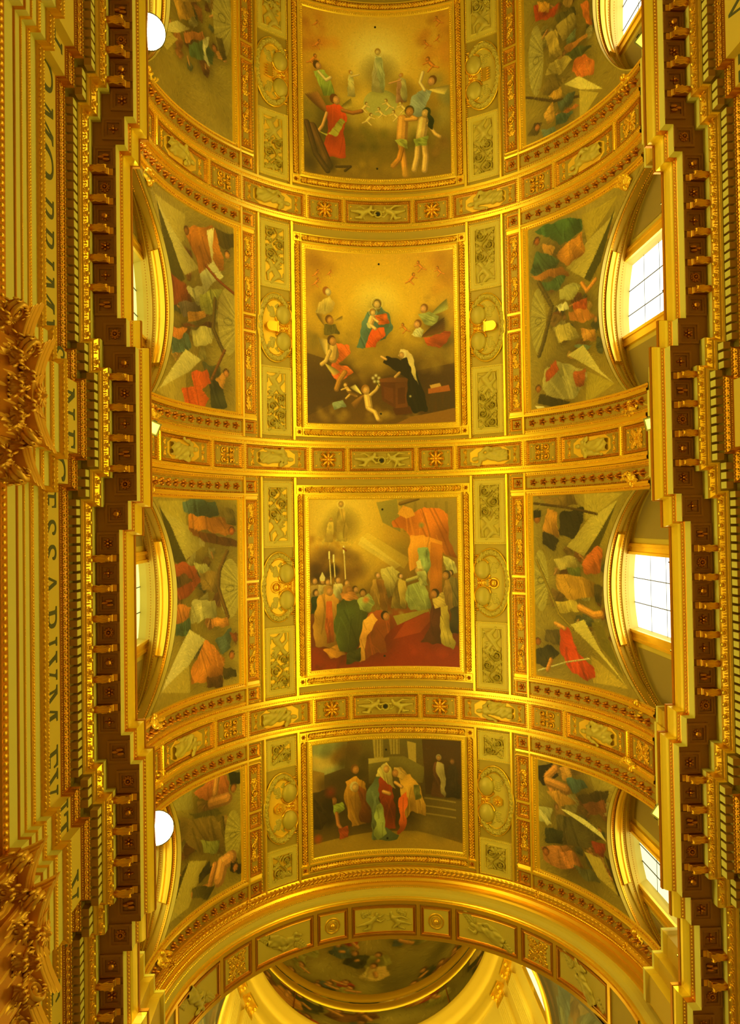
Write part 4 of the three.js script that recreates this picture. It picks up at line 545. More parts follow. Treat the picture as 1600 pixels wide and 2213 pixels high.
const GARL = (L) => {                                            // a bound garland of leaves of length L along x
  const o = [tube([[-L / 2, 0, 0.0, 0.06], [0, 0, 0.0, 0.06], [L / 2, 0, 0.0, 0.06]].flatMap((p, i, a) => i < a.length - 1 ? [p, [(p[0] + a[i + 1][0]) / 2, 0, 0, 0.06]] : [p]), 6)];
  const n = Math.round(L / 0.12);
  for (let i = 0; i < n; i++) { const x = -L / 2 + L * (i + 0.5) / n, e = x < 0 ? 1 : -1; for (const k of [-1, 1]) o.push(T(DOME, x, k * 0.055, 0.035, 0, 0, e * k * 0.5, 0.085, 0.035, 0.055)); o.push(T(DOME, x + 0.05, 0, 0.05, 0, 0, 0, 0.075, 0.03, 0.05)); }
  const m = Math.round(L / 0.5);
  for (let i = 0; i < m; i++) { const x = -L / 2 + L * (i + 0.5) / m; o.push(tube([[x - 0.07, -0.12, 0.02, 0.018], [x - 0.03, -0.06, 0.1, 0.02], [x + 0.03, 0.06, 0.1, 0.02], [x + 0.07, 0.12, 0.02, 0.018]], 4)); }
  return J(o);
};
const PAINTLABEL = ['ceiling painting of a red-robed angel, a fleeing couple and a glowing white figure', 'ceiling painting of a mother and child above a black-robed nun at a desk', 'ceiling painting of a crowd in vestments before an orange canopy and red carpet', 'ceiling painting of a woman in red and a woman in yellow embracing before columns'];
BAYS.forEach((b, k) => {
  const zc = (b.p0 + b.p1) / 2, W = 2 * U(22.35), H = b.p1 - b.p0, F = U(26.5) - U(22.35);
  const t = thing('ceiling_painting', PAINTLABEL[k], 'painting'); onVault(t, 0, zc);
  const g = grid((i, j) => [W * (i - 0.5), H * (j - 0.5), 0.015], 24, 2, true, true); bend(g);
  part('painted_panel', g, canvasMat(1120, Math.round(1120 * H / W), PAINT[k]), t);
  const fw = W + 2 * F, fh = H + 2 * F;
  part('frame', bend(frame(fw, fh, [[0, 0], [0, 0.08], [0.05, 0.08], [0.06, 0.02], [0.31, 0.015], [0.33, 0.09], [0.4, 0.1], [0.42, 0.05], [0.57, 0.045], [F + 0.02, 0.0]], 0.5)), M.goldBright, t);
  stuff(part('bead_moulding', bend(J([beadRect(fw - 1.06, fh - 1.06, 0.095, 0.04, 0.045, 0.9), beadRect(fw - 0.92, fh - 0.92, 0.1, 0.022, 0.05, 1.2)])), M.goldBright, t));
  for (let s = 0; s < 4; s++) {
    const v = s % 2, L = (v ? fh : fw) - 0.86, e = s < 2 ? 1 : -1;
    part('garland', bend(T(GARL(L), v ? e * (fw / 2 - 0.185) : 0, v ? 0 : e * (fh / 2 - 0.185), 0.03, 0, 0, v ? Math.PI / 2 : 0)), M.gold, t);
  }
  for (const x of [-1, 1]) for (const y of [-1, 1]) {
    const q = part('corner_block', bend(T(J([frame(0.36, 0.36, [[0, 0], [0, 0.11], [0.04, 0.11], [0.05, 0.06], [0.18, 0.06]])]), x * (fw / 2 - 0.19), y * (fh / 2 - 0.19), 0)), M.goldBright, t);
    part('rosette', bend(T(rosette(0.1, 6), x * (fw / 2 - 0.19), y * (fh / 2 - 0.19), 0.06)), M.goldDeep, q);
  }
  for (const e of [-1, 1]) part('vent_hole', bend(T(fin(new THREE.CylinderGeometry(0.045, 0.045, 0.02, 12)), 0, e * (H / 2 - 0.45), 0.02, Math.PI / 2)), M.dark, t);
});
// ---- the relief strips: two scroll reliefs and a medallion on either side of each painting
const EMBLEM = [
  () => J([box(-0.17, 0.15, -0.2, 0.2, 0.02, 0.16), T(fin(new THREE.CylinderGeometry(0.2, 0.2, 0.16, 12, 1, false, 0, Math.PI)), 0.15, 0, 0.08, Math.PI / 2, 0, 0), box(-0.2, -0.15, -0.23, 0.23, 0.02, 0.18)]),
  () => J([fin(new THREE.TorusGeometry(0.2, 0.045, 6, 18)), blob(0, 0, 0.03, 0.13, 0.13, 0.1, 0, SPH2), beads(-0.2, -0.3, -0.2, 0.3, 0.1, 0.045, 0.03)]),
  () => J([fin(new THREE.CylinderGeometry(0.22, 0.24, 0.1, 6).rotateX(Math.PI / 2).translate(0, 0, 0.06)), T(rosette(0.15, 6), 0, 0, 0.1)]),
  () => J([box(-0.1, 0.1, -0.26, 0.26, 0, 0.08), ...[-0.22, -0.11, 0, 0.11, 0.22].map((y) => T(TINY, 0.1, y, 0.05, 0, Math.PI / 2, 0, 0.06, 0.06, 0.18)), beads(-0.14, -0.26, -0.14, 0.26, 0.09, 0.045, 0.03)]),
];
const ell = (a, b, f0, f1, th, n = 40, z = 0.04, w = 0) => tube(Array.from({ length: n + 1 }, (_, i) => { const f = f0 + (f1 - f0) * i / n; return [a * Math.cos(f), b * Math.sin(f), z + w * Math.sin(i * 2.6), th * (1 + 0.12 * Math.sin(i * 2.1))]; }), 6);
function medallion(kind) {                                       // open to -x, where the painting's garland passes
  const o = {}, leafs = [];
  for (let i = 0; i < 64; i++) { const f = -2.35 + 4.7 * i / 63; leafs.push(T(DOME, 0.74 * Math.cos(f) + rr(-0.04, 0.04), 1.3 * Math.sin(f) + rr(-0.04, 0.04), 0.09, 0, 0, Math.atan2(1.3 * Math.cos(f), -0.74 * Math.sin(f)) + (i % 2 ? 0.6 : -0.6), 0.13, 0.055, 0.09)); }
  o.wreath = bend(J([ell(0.74, 1.3, -2.35, 2.35, 0.11, 60), ...leafs]));
  o.rim = bend(J([ell(0.84, 1.43, -2.5, 2.5, 0.035, 48, 0.05), ell(0.62, 1.14, -2.4, 2.4, 0.02, 48, 0.03)]));
  o.ground = bend(grid((i, j) => { const f = i * 2 * Math.PI; return [Math.max(-0.78, 0.84 * j * Math.cos(f)), 1.43 * j * Math.sin(f), 0.02]; }, 48, 2));
  o.shields = [-1, 1].map((e) => bend(T(SPH2, -0.36, e * 0.56, 0.02, 0, 0, 0, 0.34, 0.4, 0.22)));
  o.rims = [-1, 1].map((e) => bend(T(ell(0.36, 0.43, 0.5, 5.6, 0.045, 26, 0.05), -0.36, e * 0.56, 0, 0, 0, e * 0.2)));
  o.scroll = bend(J([spiral(-0.58, 0.98, 0.17, 2, -1, 1.3, 0.05), spiral(-0.58, -0.98, 0.17, -2, 1, 1.3, 0.05), spiral(-0.52, 0.14, 0.12, -1, 1, 1.2, 0.045), spiral(-0.52, -0.14, 0.12, 1, -1, 1.2, 0.045), frond(-0.6, 0, 0, 0.42, 0.36, 4), blob(-0.5, 0, 0.06, 0.11, 0.08, 0.09)]));
  o.leaves = bend(J([frond(0.12, 0.38, 1.5, 0.5, 0.4, 5), frond(0.2, 0.62, 1.0, 0.36, 0.34, 4), frond(0.12, -0.38, -1.5, 0.5, 0.4, 5), frond(0.2, -0.62, -1.0, 0.36, 0.34, 4), frond(0.0, 0.8, 2.2, 0.26, 0.26, 3), frond(0.0, -0.8, -2.2, 0.26, 0.26, 3)]));
  o.emblem = bend(T(EMBLEM[kind](), 0.14, 0, 0.04));
  return o;
}
const MED = [0, 1, 2, 3].map(medallion), EMB = ['a stepped crown', 'a small chest', 'a round boss', 'a six-sided flower boss'];
const medKind = (k) => [3, 0, 1, 2][k];
BAYS.forEach((b, k) => {
  const zc = k === 0 ? 18.9 : k === 3 ? -11.6 : (b.z0 + b.z1) / 2 + 0.03;
  for (const s of [-1, 1]) {
    const tn = s < 0;
    for (const e of [-1, 1]) {
      const y0 = e > 0 ? zc + 1.62 : b.z0 + 0.18, y1 = e > 0 ? b.z1 - 0.18 : zc - 1.62, h = y1 - y0; if (h < 0.5) continue;
      const w = U(9.9), t = thing('scroll_relief', `tall stucco scroll relief ${e > 0 ? 'above' : 'below'} the medallion ${SIDE(s)} of ${BAYNAME[k]}`, 'relief panel');
      onVault(t, s * 32.35, (y0 + y1) / 2, tn);
      const f = tn ? -e : e;                                    // +1: the medallion lies towards -y of the panel's own axes
      part('border', bend(frame(w, h, [[0, 0], [0.01, 0.06], [0.05, 0.06], [0.06, 0.035], [0.22, 0.035], [0.235, 0.07], [0.27, 0.07], [0.29, 0.005]])), M.stuccoPale, t);
      part('panel_field', bend(box(-w / 2 + 0.28, w / 2 - 0.28, -h / 2 + 0.28, h / 2 - 0.28, 0, 0.008, 3)), s < 0 ? M.goldBack : M.stucco, t);  // left field brighter gold: the lamplight on that side is painted in
      stuff(part('bead_row', bend(beadRect(w - 0.1, h - 0.1, 0.085, 0.022, 0.055, 1, DOME)), M.goldBright, t));
      const hh = h - 0.62, ww = w - 0.56, beast = h > 2;
      part('vine_scroll', bend(T(rinceau(ww, beast ? hh - 0.85 : hh, e * s), 0, beast ? f * 0.42 : 0, 0.012, 0, 0, 0, 1, 1, 1.7)), M.relief, t);
      if (beast) part('winged_beast', bend(T(GRIFFIN, 0, -f * (hh / 2 - 0.42), 0.02, 0, 0, f < 0 ? Math.PI : 0, 0.66, 0.64, 0.5)), M.relief, t);
    }
    const t = thing('medallion', `oval medallion with two shields and ${EMB[medKind(k)]} ${SIDE(s)} of ${BAYNAME[k]}`, 'medallion'), o = MED[medKind(k)];
    onVault(t, s * 32.3, zc, tn);
    part('oval_ground', o.ground, s < 0 ? M.goldBack : M.stucco, t); part('rim', o.rim, M.goldBright, t); part('leaf_wreath', o.wreath, M.relief, t);  // left ground in brighter gold too, lamplight put into the colour
    o.shields.forEach((g, i) => { part('rim', o.rims[i], M.gold, part('round_shield', g, M.relief, t)); });
    part('scrollwork', o.scroll, M.gold, t); part('foliage', o.leaves, M.relief, t); part('emblem', o.emblem, M.gold, t);
  }
});
// ---- frescoes over the windows
const FRLABEL = {
  '-1,0': 'fresco with a green-robed figure, partly behind the upper lit floodlight', '1,0': 'fresco with a red drape and a lute-like staff above the topmost right window', '-1,1': 'fresco with an orange-robed figure and a red-cloaked figure above the upper left window', '1,1': 'fresco with a green cloaked figure and a blistered patch above a right window',
  '-1,2': 'left fresco with a blue-cloaked figure at one end and an orange-robed one opposite', '1,2': 'fresco with a scarlet-robed figure holding a sword, right vault', '-1,3': 'fresco with two bare-backed figures beside the lower lit floodlight', '1,3': 'fresco crossed by a long pale crack above the lowest right window',
};
BAYS.forEach((b, k) => {
  for (const s of [-1, 1]) {
    const za = b.z0 + 0.98, zb = b.z1 - 0.98, H = zb - za, A0 = 45.6, A1 = 86, t = thing('fresco', FRLABEL[s + ',' + k], 'fresco');
    const g = new THREE.BufferGeometry(), p = [], uv = [], ix = [], N = 26, Q = 60;
    for (let j = 0; j <= Q; j++) for (let i = 0; i <= N; i++) {
      const z = za + H * j / Q, th = A0 + (Math.min(A1, groinTheta(b, z)) - A0) * i / N, q = vp(s * th, z, 0.012);
      p.push(q[0], q[1] - YS, z - b.ac); uv.push(s < 0 ? 1 - (th - A0) / (A1 - A0) : (th - A0) / (A1 - A0), j / Q);
    }
    for (let j = 0; j < Q; j++) for (let i = 0; i < N; i++) { const a = j * (N + 1) + i; ix.push(a, a + 1, a + N + 2, a, a + N + 2, a + N + 1); }
    g.setAttribute('position', new THREE.Float32BufferAttribute(p, 3)); g.setAttribute('uv', new THREE.Float32BufferAttribute(uv, 2)); g.setIndex(ix); g.computeVertexNormals();
    t.position.set(0, YS, b.ac);
    part('painted_plaster', g, canvasMat(920, Math.round(920 * H / U(A1 - A0)), FRESCO[s + ',' + k] ?? FRESCO['1,1'], 1.5, 0.7), t);
  }
});
const TINY_BALL = fin(new THREE.OctahedronGeometry(1, 0));
const SPRAY = [0, 1].map((m) => bend(J([0, 0.5, -0.5, 1.0, -1.0].map((a) => T(acanthus(0.2, 0.44, 0.1, 4), 0, 0, 0.03, 0.25, 0, (m ? 0 : Math.PI) + a)))));
const SPRAYBUD = bend(blob(0, 0, 0.08, 0.12, 0.12, 0.12, 0, SPH2));
M.archGold = mat(0.62, 0.42, 0.05, 0.5, 0.35);
M.lunette = canvasMat(256, 256, (c, w, h) => { c.fillStyle = "#a08a4c"; c.fillRect(0, 0, w, h); for (let i = 0; i < 260; i++) { c.globalAlpha = 0.12; c.fillStyle = ["#5a4a26", "#7a3a1a", "#c0a860", "#6a6a3a"][i % 4]; c.beginPath(); c.ellipse(rr(20, 236), rr(20, 236), rr(6, 34), rr(5, 22), rr(0, 3), 0, 7); c.fill(); } });
// ---- the lunettes: a mouldings-lined arch that cuts the vault, the wall with its window, the glass
const WX = 8.92, GX = 9.27;
let winN = 0;
const WINPLACE = ['topmost', 'second', 'third', 'lowest'];
BAYS.forEach((b, k) => {
  for (const s of [-1, 1]) {
    const P = (f, x, off = 0) => { const z = b.ac + b.ar * Math.sin(f), y = b.ay + b.ar * Math.cos(f) + (x - 7.7) * 0.6; return [s * (x - off * 0.3), y - Math.cos(f) * off, z - Math.sin(f) * off]; };
    const xg = (f) => { const z = b.ac + b.ar * Math.sin(f); return Math.min(8.3, R * Math.sin(groinTheta(b, z) * D)); };
    const at = (f, q, off) => P(f, xg(f) + q * (WX - xg(f)), off);
    const F = 1.5, strips = (prof, f0, f1, n, X) => J(prof.slice(1).map((p, i) => grid((u, v) => { const f = f0 + (f1 - f0) * u, a = prof[i]; return (X ?? at)(f, a[0] + (p[0] - a[0]) * v, a[1] + (p[1] - a[1]) * v); }, n, 1)));
    const t = trim(`moulded arch over the ${WINPLACE[k]} ${SIDE(s)} window`);
    part('arch_rim', strips([[0, -0.03], [0.0, 0.05], [0.12, 0.05], [0.14, 0.02]], -F, F, 60), M.stucco, t);
    part('arch_soffit', strips([[0.14, 0.02], [0.16, 0.07], [0.27, 0.07], [0.29, 0.03], [0.72, 0.03], [0.74, 0.09], [0.8, 0.1], [0.82, 0.04], [1.04, 0.03]], -F, F, 60), M.archGold, t);
    const bd = []; const row = (q, r, n, off, w) => { for (let i = 0; i < n; i++) { const f = -F * 0.98 + F * 1.96 * (i + 0.5) / n; bd.push(blob(...at(f, q, off), r, r, r, 0, w ?? DOME)); } };
    row(0.215, 0.04, 120, 0.06, TINY_BALL); row(0.66, 0.034, 120, 0.03, TINY_BALL); row(0.9, 0.03, 120, 0.03, TINY_BALL);
    stuff(part('bead_row', J(bd), M.goldDeep, t));
    part('gold_fillet', strips([[0.16, 0.075], [0.27, 0.075]], -F, F, 60), M.gold, t);
    const hf = k === 3 ? 0.62 : 0.53;
    part('pediment', J([strips([[0.3, 0.03], [0.31, 0.16], [0.4, 0.2], [0.5, 0.19], [0.53, 0.24], [0.6, 0.24], [0.62, 0.03]], -hf, hf, 30), ...[-1, 1].map((e) => grid((u, v) => at(e * hf, 0.31 + 0.3 * u, 0.03 + 0.19 * v), 4, 1))]), M.goldBright, t);
    // window wall beside the opening, painted panel and jamb frame
    const wall = [], jamb = [], panel = [], [w0, w1] = b.w, y0 = 22.3;
    const topAt = (z) => b.ay + Math.sqrt(Math.max(0, b.ar ** 2 - (z - b.ac) ** 2)) + (WX - 7.7) * 0.6;
    for (const [za, zb] of [[b.ac - b.ar, w0], [w1, b.ac + b.ar]]) wall.push(grid((u, v) => { const z = za + (zb - za) * u; return [s * WX, y0 + (topAt(z) - y0) * v, z]; }, 16, 2));
    for (const [z, e] of [[w0, -1], [w1, 1]]) {
      const zz = (o) => z + e * o, top = (o) => topAt(zz(o)) - 0.02;
      jamb.push(...[[0, 0.0, 0, 0.1], [0, 0.1, 0.1, 0.1], [0.1, 0.1, 0.12, 0.05], [0.12, 0.05, 0.28, 0.05], [0.28, 0.05, 0.3, 0.09], [0.3, 0.09, 0.4, 0.09], [0.4, 0.09, 0.42, 0]].map(([o0, h0, o1, h1]) => grid((u, v) => { const o = o0 + (o1 - o0) * u; return [s * (WX - h0 - (h1 - h0) * u), y0 + (top(o) - y0) * v, zz(o)]; }, 1, 1)));
      panel.push(grid((u, v) => { const o = 0.6 + (b.ar - Math.abs(z - b.ac) - 0.85) * u; return [s * (WX - 0.02), y0 + (top(o) - 0.25 - y0) * v, zz(o)]; }, 10, 2));
      // reveal of the opening
      wall.push(grid((u, v) => [s * (WX + 0.42 * u), y0 + (topAt(z) + 0.25 * u - y0) * v, z], 2, 1));
    }
    wall.push(grid((u, v) => { const z = w0 + (w1 - w0) * u, x = WX + 0.42 * v; return [s * x, topAt(z) + (x - WX) * 0.6, z]; }, 12, 1));
    part('window_wall', J(wall), M.stuccoPale, t); part('jamb_frame', J(jamb), M.goldBright, t); part('painted_field', J(panel), M.lunette, t);
    // glass
    const w = struct('window_' + (++winN), null, null, `${s < 0 ? 'narrow pale-yellow sliver of the' : 'bright'} ${WINPLACE[k]} arched window on the ${SIDE(s)}${s < 0 ? '' : ', blown out white'}`);
    w.position.set(s * GX, 24, (w0 + w1) / 2);
    const nz = 3, ys = [-1.7, 0.1, 1.5, 2.7, 4.6], ww = w1 - w0, pg = {};
    for (let i = 0; i < nz; i++) for (let j = 0; j < ys.length - 1; j++) { const m = part('pane', pg[j] ??= box(-0.006, 0.006, ys[j] + 0.004, ys[j + 1] - 0.004, -ww / nz / 2 + 0.014, ww / nz / 2 - 0.014), s < 0 ? M.paneLeft : k === 3 ? M.paneSoft : M.pane, w); m.position.z = (i + 0.5 - nz / 2) * ww / nz; }
    part('glazing_bars', J([...Array.from({ length: nz - 1 }, (_, i) => box(-0.03, 0.03, -1.7, 4.6, (i + 1 - nz / 2) * ww / nz - 0.014, (i + 1 - nz / 2) * ww / nz + 0.014)), ...ys.map((y) => box(-0.02, 0.02, y - 0.005, y + 0.005, -ww / 2, ww / 2))]), M.iron, w);
    const l = new THREE.RectAreaLight(DAY, s < 0 ? WINLIGHT * 0.45 : WINLIGHT, ww * 0.95, 3.6); l.position.set(s * (GX - 0.1), 26, (w0 + w1) / 2); l.lookAt(0, 26.6, (w0 + w1) / 2); scene.add(l);
    // gilt acanthus where the arch meets the rosette strips
    for (const e of [-1, 1]) {
      const z = b.ac + e * (b.ar * 0.9), a = thing('acanthus_spray', `gilt acanthus bunch at the ${e > 0 ? 'upper' : 'lower'} foot of the ${WINPLACE[k]} ${SIDE(s)} window arch`, 'ornament');
      onVault(a, s * Math.min(80.5, groinTheta(b, z) - 0.5), z, s < 0);
      part('leaves', SPRAY[e * s > 0 ? 1 : 0], M.goldBright, a); part('bud', SPRAYBUD, M.gold, a);
    }
  }
});
// ---------------------------------------------------------------- the entablatures along both walls, breaking forward over the pilasters
const FD = 9.1, PIL = [13.3, 2.81, -8.45], STEP = 0.24;
const PLAN = [[0, 27]];
for (const c of PIL) PLAN.push([0, c + 1.68], [STEP, c + 1.68], [STEP, c + 0.9], [2 * STEP, c + 0.9], [2 * STEP, c - 0.9], [STEP, c - 0.9], [STEP, c - 1.68], [0, c - 1.68]);
PLAN.push([0, -14.85], [0.25, -14.85], [0.25, -17.5]);
// plan point i pushed out by d with mitred corners
function mitre(plan, i, d) {
  const n = (a, b) => (a[0] === b[0] ? [1, 0] : [0, b[0] > a[0] ? 1 : -1]), p = plan[i], q = [p[0], p[1]];
  const ns = []; if (i > 0) ns.push(n(plan[i - 1], p)); if (i < plan.length - 1) ns.push(n(p, plan[i + 1]));
  if (ns.length === 2 && ns[0][0] === ns[1][0] && ns[0][1] === ns[1][1]) ns.pop();
  for (const m of ns) { q[0] += m[0] * d; q[1] += m[1] * d; } return q;
}
function course(prof, s, plan = PLAN, fd = FD) {                 // profile [[out, y] ...] swept along the plan on side s
  const list = [];
  for (let k = 0; k < prof.length - 1; k++) for (let i = 0; i < plan.length - 1; i++) {
    const [d0, y0] = prof[k], [d1, y1] = prof[k + 1], a = mitre(plan, i, d0), b = mitre(plan, i + 1, d0), c = mitre(plan, i, d1), e = mitre(plan, i + 1, d1);
    list.push(grid((u, v) => { const p = v ? [c, e] : [a, b], q = p[u ? 1 : 0]; return [s * (fd - q[0]), v ? y1 : y0, q[1]]; }, 1, 1));
  }
  return J(list);
}
// straight runs at projection d: [offset, z from, z to]
const runs = (d, zmin = -15.2, zmax = 15.8) => { const o = []; for (let i = 0; i < PLAN.length - 1; i++) if (PLAN[i][0] === PLAN[i + 1][0]) { const a = mitre(PLAN, i, d)[1], b = mitre(PLAN, i + 1, d)[1]; if (b < zmax && a > zmin && a - b > 0.1) o.push([PLAN[i][0], Math.min(a, zmax), Math.max(b, zmin)]); } return o; };
// small relief elements, in wall axes: x along the wall, y up, z out of the wall
const onWall = (o, s, d, y, z, off = 0) => { o.position.set(s * (FD - off - d), y, z); o.rotation.y = s < 0 ? Math.PI / 2 : -Math.PI / 2; return o; };
const DENTIL = (w) => mergeGeometries([box(-w / 2, w / 2, 0, 0.27, 0, 0.185), J([box(-w / 2 + 0.004, w / 2 - 0.004, 0.006, 0.266, 0.184, 0.192)])], true);  // body and front plate take a shaded and a lit colour
const EGGS = J([blob(0, 0.01, 0.05, 0.066, 0.075, 0.066, 0, SPH2)]);
const EGGSHELL = J([T(fin(new THREE.TorusGeometry(0.095, 0.012, 5, 14, Math.PI)), 0, 0, 0.02, 0.2, 0, Math.PI), T(DOME, 0.16, -0.02, 0.01, 0, 0, Math.PI / 2, 0.09, 0.02, 0.03)]);
const BRACKET_LEAF = T(acanthus(0.2, 0.46, 0.08, 5), 0, 0.04, 0, Math.PI / 2, 0, 0);
const bracketSide = new THREE.Shape(); bracketSide.moveTo(0, 0.04); bracketSide.bezierCurveTo(0.12, -0.02, 0.2, 0.1, 0.3, 0.14); bracketSide.bezierCurveTo(0.36, 0.12, 0.44, 0.16, 0.42, 0.24); bracketSide.lineTo(0.42, 0.3); bracketSide.lineTo(0, 0.3);
const BRACKET = fin(new THREE.ExtrudeGeometry(bracketSide, { depth: 0.15, bevelEnabled: true, bevelSize: 0.012, bevelThickness: 0.012, bevelSegments: 1, curveSegments: 6 }).translate(0, 0, -0.075).rotateY(-Math.PI / 2));
const BRACKET_CAP = J([box(-0.1, 0.1, 0.22, 0.3, 0.42, 0.45), box(-0.09, 0.09, 0.25, 0.3, 0.45, 0.55), T(fin(new THREE.CylinderGeometry(0.035, 0.035, 0.17, 10)), 0, 0.22, 0.42, 0, 0, Math.PI / 2)]);
const flatRose = (g) => T(g, 0, 0, 0, Math.PI / 2, 0, 0);         // facing down
const COFFER_ROSES = [rosette(0.14, 6), rosette(0.13, 4, 0.36), J([T(SPH2, -0.055, 0.03, 0.04, 0, 0, 0, 0.05, 0.1, 0.06), T(SPH2, 0.055, 0.05, 0.04, 0, 0, 0, 0.05, 0.1, 0.06), T(SPH2, 0, -0.09, 0.04, 0, 0, 0, 0.05, 0.09, 0.06)]), J([rosette(0.15, 10, 0.25, 0.06), fin(new THREE.TorusGeometry(0.08, 0.02, 5, 14).translate(0, 0, 0.05))]), J([blob(0, 0, 0.05, 0.09, 0.09, 0.12, 0, SPH2), rosette(0.13, 8, 0.3, 0.05)])].map(flatRose);
const COFFER = (w) => T(J([frame(w, 0.6, [[0, 0], [0, 0.05], [0.06, 0.06], [0.08, 0.03], [0.13, 0.04], [0.14, 0.004]])]), 0, 0, 0, Math.PI / 2, 0, 0);
const cofferGeo = {}, dentilGeo = {}, cofferOf = (w) => cofferGeo[w.toFixed(2)] ??= COFFER(w), dentilOf = (w) => dentilGeo[w.toFixed(2)] ??= DENTIL(w);
const font = await new FontLoader().loadAsync('fonts/droid/droid_serif_regular.typeface.json');
function letterGeo(ch, h, w) {
  const g = new THREE.ExtrudeGeometry(font.generateShapes(ch, 1), { depth: 0.012, bevelEnabled: false, curveSegments: 6 }); g.computeBoundingBox();
  const b = g.boundingBox; return fin(g.translate(-(b.min.x + b.max.x) / 2, -b.min.y, 0).scale(w / (b.max.x - b.min.x), h / (b.max.y - b.min.y), 1));
}
const TORUS_UP = fin(new THREE.TorusGeometry(1, 0.22, 4, 10));
M.dentil = mat(0.46, 0.27, 0.06, 0.6, 0.15);  // browner body paints in the shade under the dentils; fronts stay pale
for (const s of [-1, 1]) {
  const t = trim(`gilded entablature along the ${SIDE(s)} wall${s < 0 ? ', with an inscription in dark capitals on its frieze' : ', its frieze mostly outside the photo'}`);
  const put = (name, prof, m) => part(name, course(prof, s), m, t);
  put('wall_face', [[0, 15.6], [0, 16.7]], M.stuccoPale); put('leaf_moulding', [[0, 16.7], [0.06, 16.76], [0.07, 17.05], [0.02, 17.1]], M.goldDeep);
  put('fascia', [[0.02, 17.1], [0.02, 17.55]], M.white); put('gold_fillet', [[0.02, 17.55], [0.05, 17.57], [0.05, 17.62]], M.goldDeep);
  put('fascia', [[0.05, 17.62], [0.05, 17.82]], M.white); put('gold_fillet', [[0.05, 17.82], [0.085, 17.84], [0.085, 17.88]], M.gold);
  put('fascia', [[0.085, 17.88], [0.085, 18.08]], M.white); put('gold_fillet', [[0.085, 18.08], [0.12, 18.1], [0.13, 18.24]], M.gold);
  put('fascia', [[0.13, 18.24], [0.13, 18.5]], M.white); put('architrave_crown', [[0.13, 18.5], [0.15, 18.52], [0.24, 18.54], [0.28, 18.58], [0.28, 18.66], [0, 18.74]], M.gold);
  put('frieze', [[0, 18.74], [0, 20.04]], M.frieze);
  put('bed_moulding', [[0, 20.04], [0.025, 20.05], [0.025, 20.1], [0.07, 20.13], [0.12, 20.24], [0.16, 20.28]], M.goldDeep);
  put('dentil_bed', [[0.16, 20.28], [0.16, 20.58], [0.37, 20.58]], M.relief); put('gold_fillet', [[0.37, 20.57], [0.42, 20.6], [0.425, 20.63]], M.goldBright);
  put('egg_bed', [[0.425, 20.63], [0.47, 20.66], [0.55, 20.78], [0.57, 20.86]], M.gold); put('fascia', [[0.57, 20.86], [0.57, 21.14]], M.white);
  put('corona_soffit', [[0.57, 21.14], [1.17, 21.14], [1.19, 21.12]], M.shadedGilt); put('corona', [[1.19, 21.12], [1.19, 21.45]], M.white);
  put('leaf_moulding', [[1.19, 21.45], [1.2, 21.47], [1.24, 21.6]], M.goldDeep); put('sima', [[1.24, 21.6], [1.26, 21.62], [1.29, 21.7], [1.33, 21.84], [1.345, 21.95]], M.sima);
  put('cornice_edge', [[1.345, 21.95], [1.37, 21.96], [1.37, 22.08], [0.9, 22.14]], M.goldDeep); put('ledge', [[0.9, 22.14], [-0.9, 22.16]], M.stucco);
  // bead and leaf rows too small to part singly
  const small = (name, m, fn) => { const l = []; fn(l); stuff(part(name, J(l), m, t)); };
  const row = (l, d, y, pitch, r, up, g = DOME, along = 1) => { for (const [o, a, b] of runs(d)) { const n = Math.max(1, Math.round((a - b) / pitch)); for (let i = 0; i < n; i++) { const z = a - (a - b) * (i + 0.5) / n; l.push(T(g, s * (FD - o - d), y, z, 0, s < 0 ? Math.PI / 2 : -Math.PI / 2, 0, r * along, r * up, r)); } } };
  small('bead_row', M.goldBright, (l) => { row(l, 0.27, 18.61, 0.085, 0.034, 1); row(l, 0.03, 20.08, 0.06, 0.018, 1); row(l, 0.12, 18.17, 0.075, 0.035, 1.2); row(l, 0.075, 17.86, 0.06, 0.02, 1); row(l, 1.21, 21.53, 0.1, 0.035, 1); });
  small('leaf_row', M.gold, (l) => { row(l, 0.2, 18.53, 0.14, 0.06, 0.6); row(l, 0.09, 20.17, 0.2, 0.075, 1, TORUS_UP); row(l, 0.1, 20.19, 0.2, 0.04, 1.2); row(l, 0.05, 16.9, 0.16, 0.07, 1.4); row(l, 0.14, 20.25, 0.1, 0.03, 0.8); });
  // dentils
  for (const [o, a, b] of runs(0.35)) { const n = Math.max(1, Math.round((a - b) / 0.243)), p = (a - b) / n; for (let i = 0; i < n; i++) onWall(part('dentil', dentilOf(p * 0.72), [M.dentil, M.white], t), s, 0.16, 20.3, a - p * (i + 0.5), o); }
  // egg and dart
  for (const [o, a, b] of runs(0.5)) { const n = Math.max(1, Math.round((a - b) / 0.325)), p = (a - b) / n; for (let i = 0; i < n; i++) { const z = a - p * (i + 0.5), e = onWall(part('egg', EGGS, M.goldBright, t), s, 0.5, 20.73, z, o); part('egg_shell', EGGSHELL, M.gold, e).position.set(0, -0.01, 0.01); } }
  // coffers and brackets under the corona
  let ci = s < 0 ? 0 : 2;
  for (const [o, a, b] of runs(1.15)) {
    const n = Math.max(1, Math.round((a - b) / 0.78)), p = (a - b) / n, w = Math.min(0.6, p - 0.15);
    for (let i = 0; i < n; i++) { const z = a - p * (i + 0.5), c = onWall(part('coffer', cofferOf(w), M.shadedGilt, t), s, 0.89, 21.14, z, o); part('rosette', COFFER_ROSES[ci++ % 5], M.goldDeep, c); }
    for (let i = 1; i < n; i++) { const k = onWall(part('bracket', BRACKET, M.goldDeep, t), s, 0.57, 20.84, a - p * i, o); part('leaf', BRACKET_LEAF, M.gold, k); part('cap', BRACKET_CAP, M.gold, k); }
  }
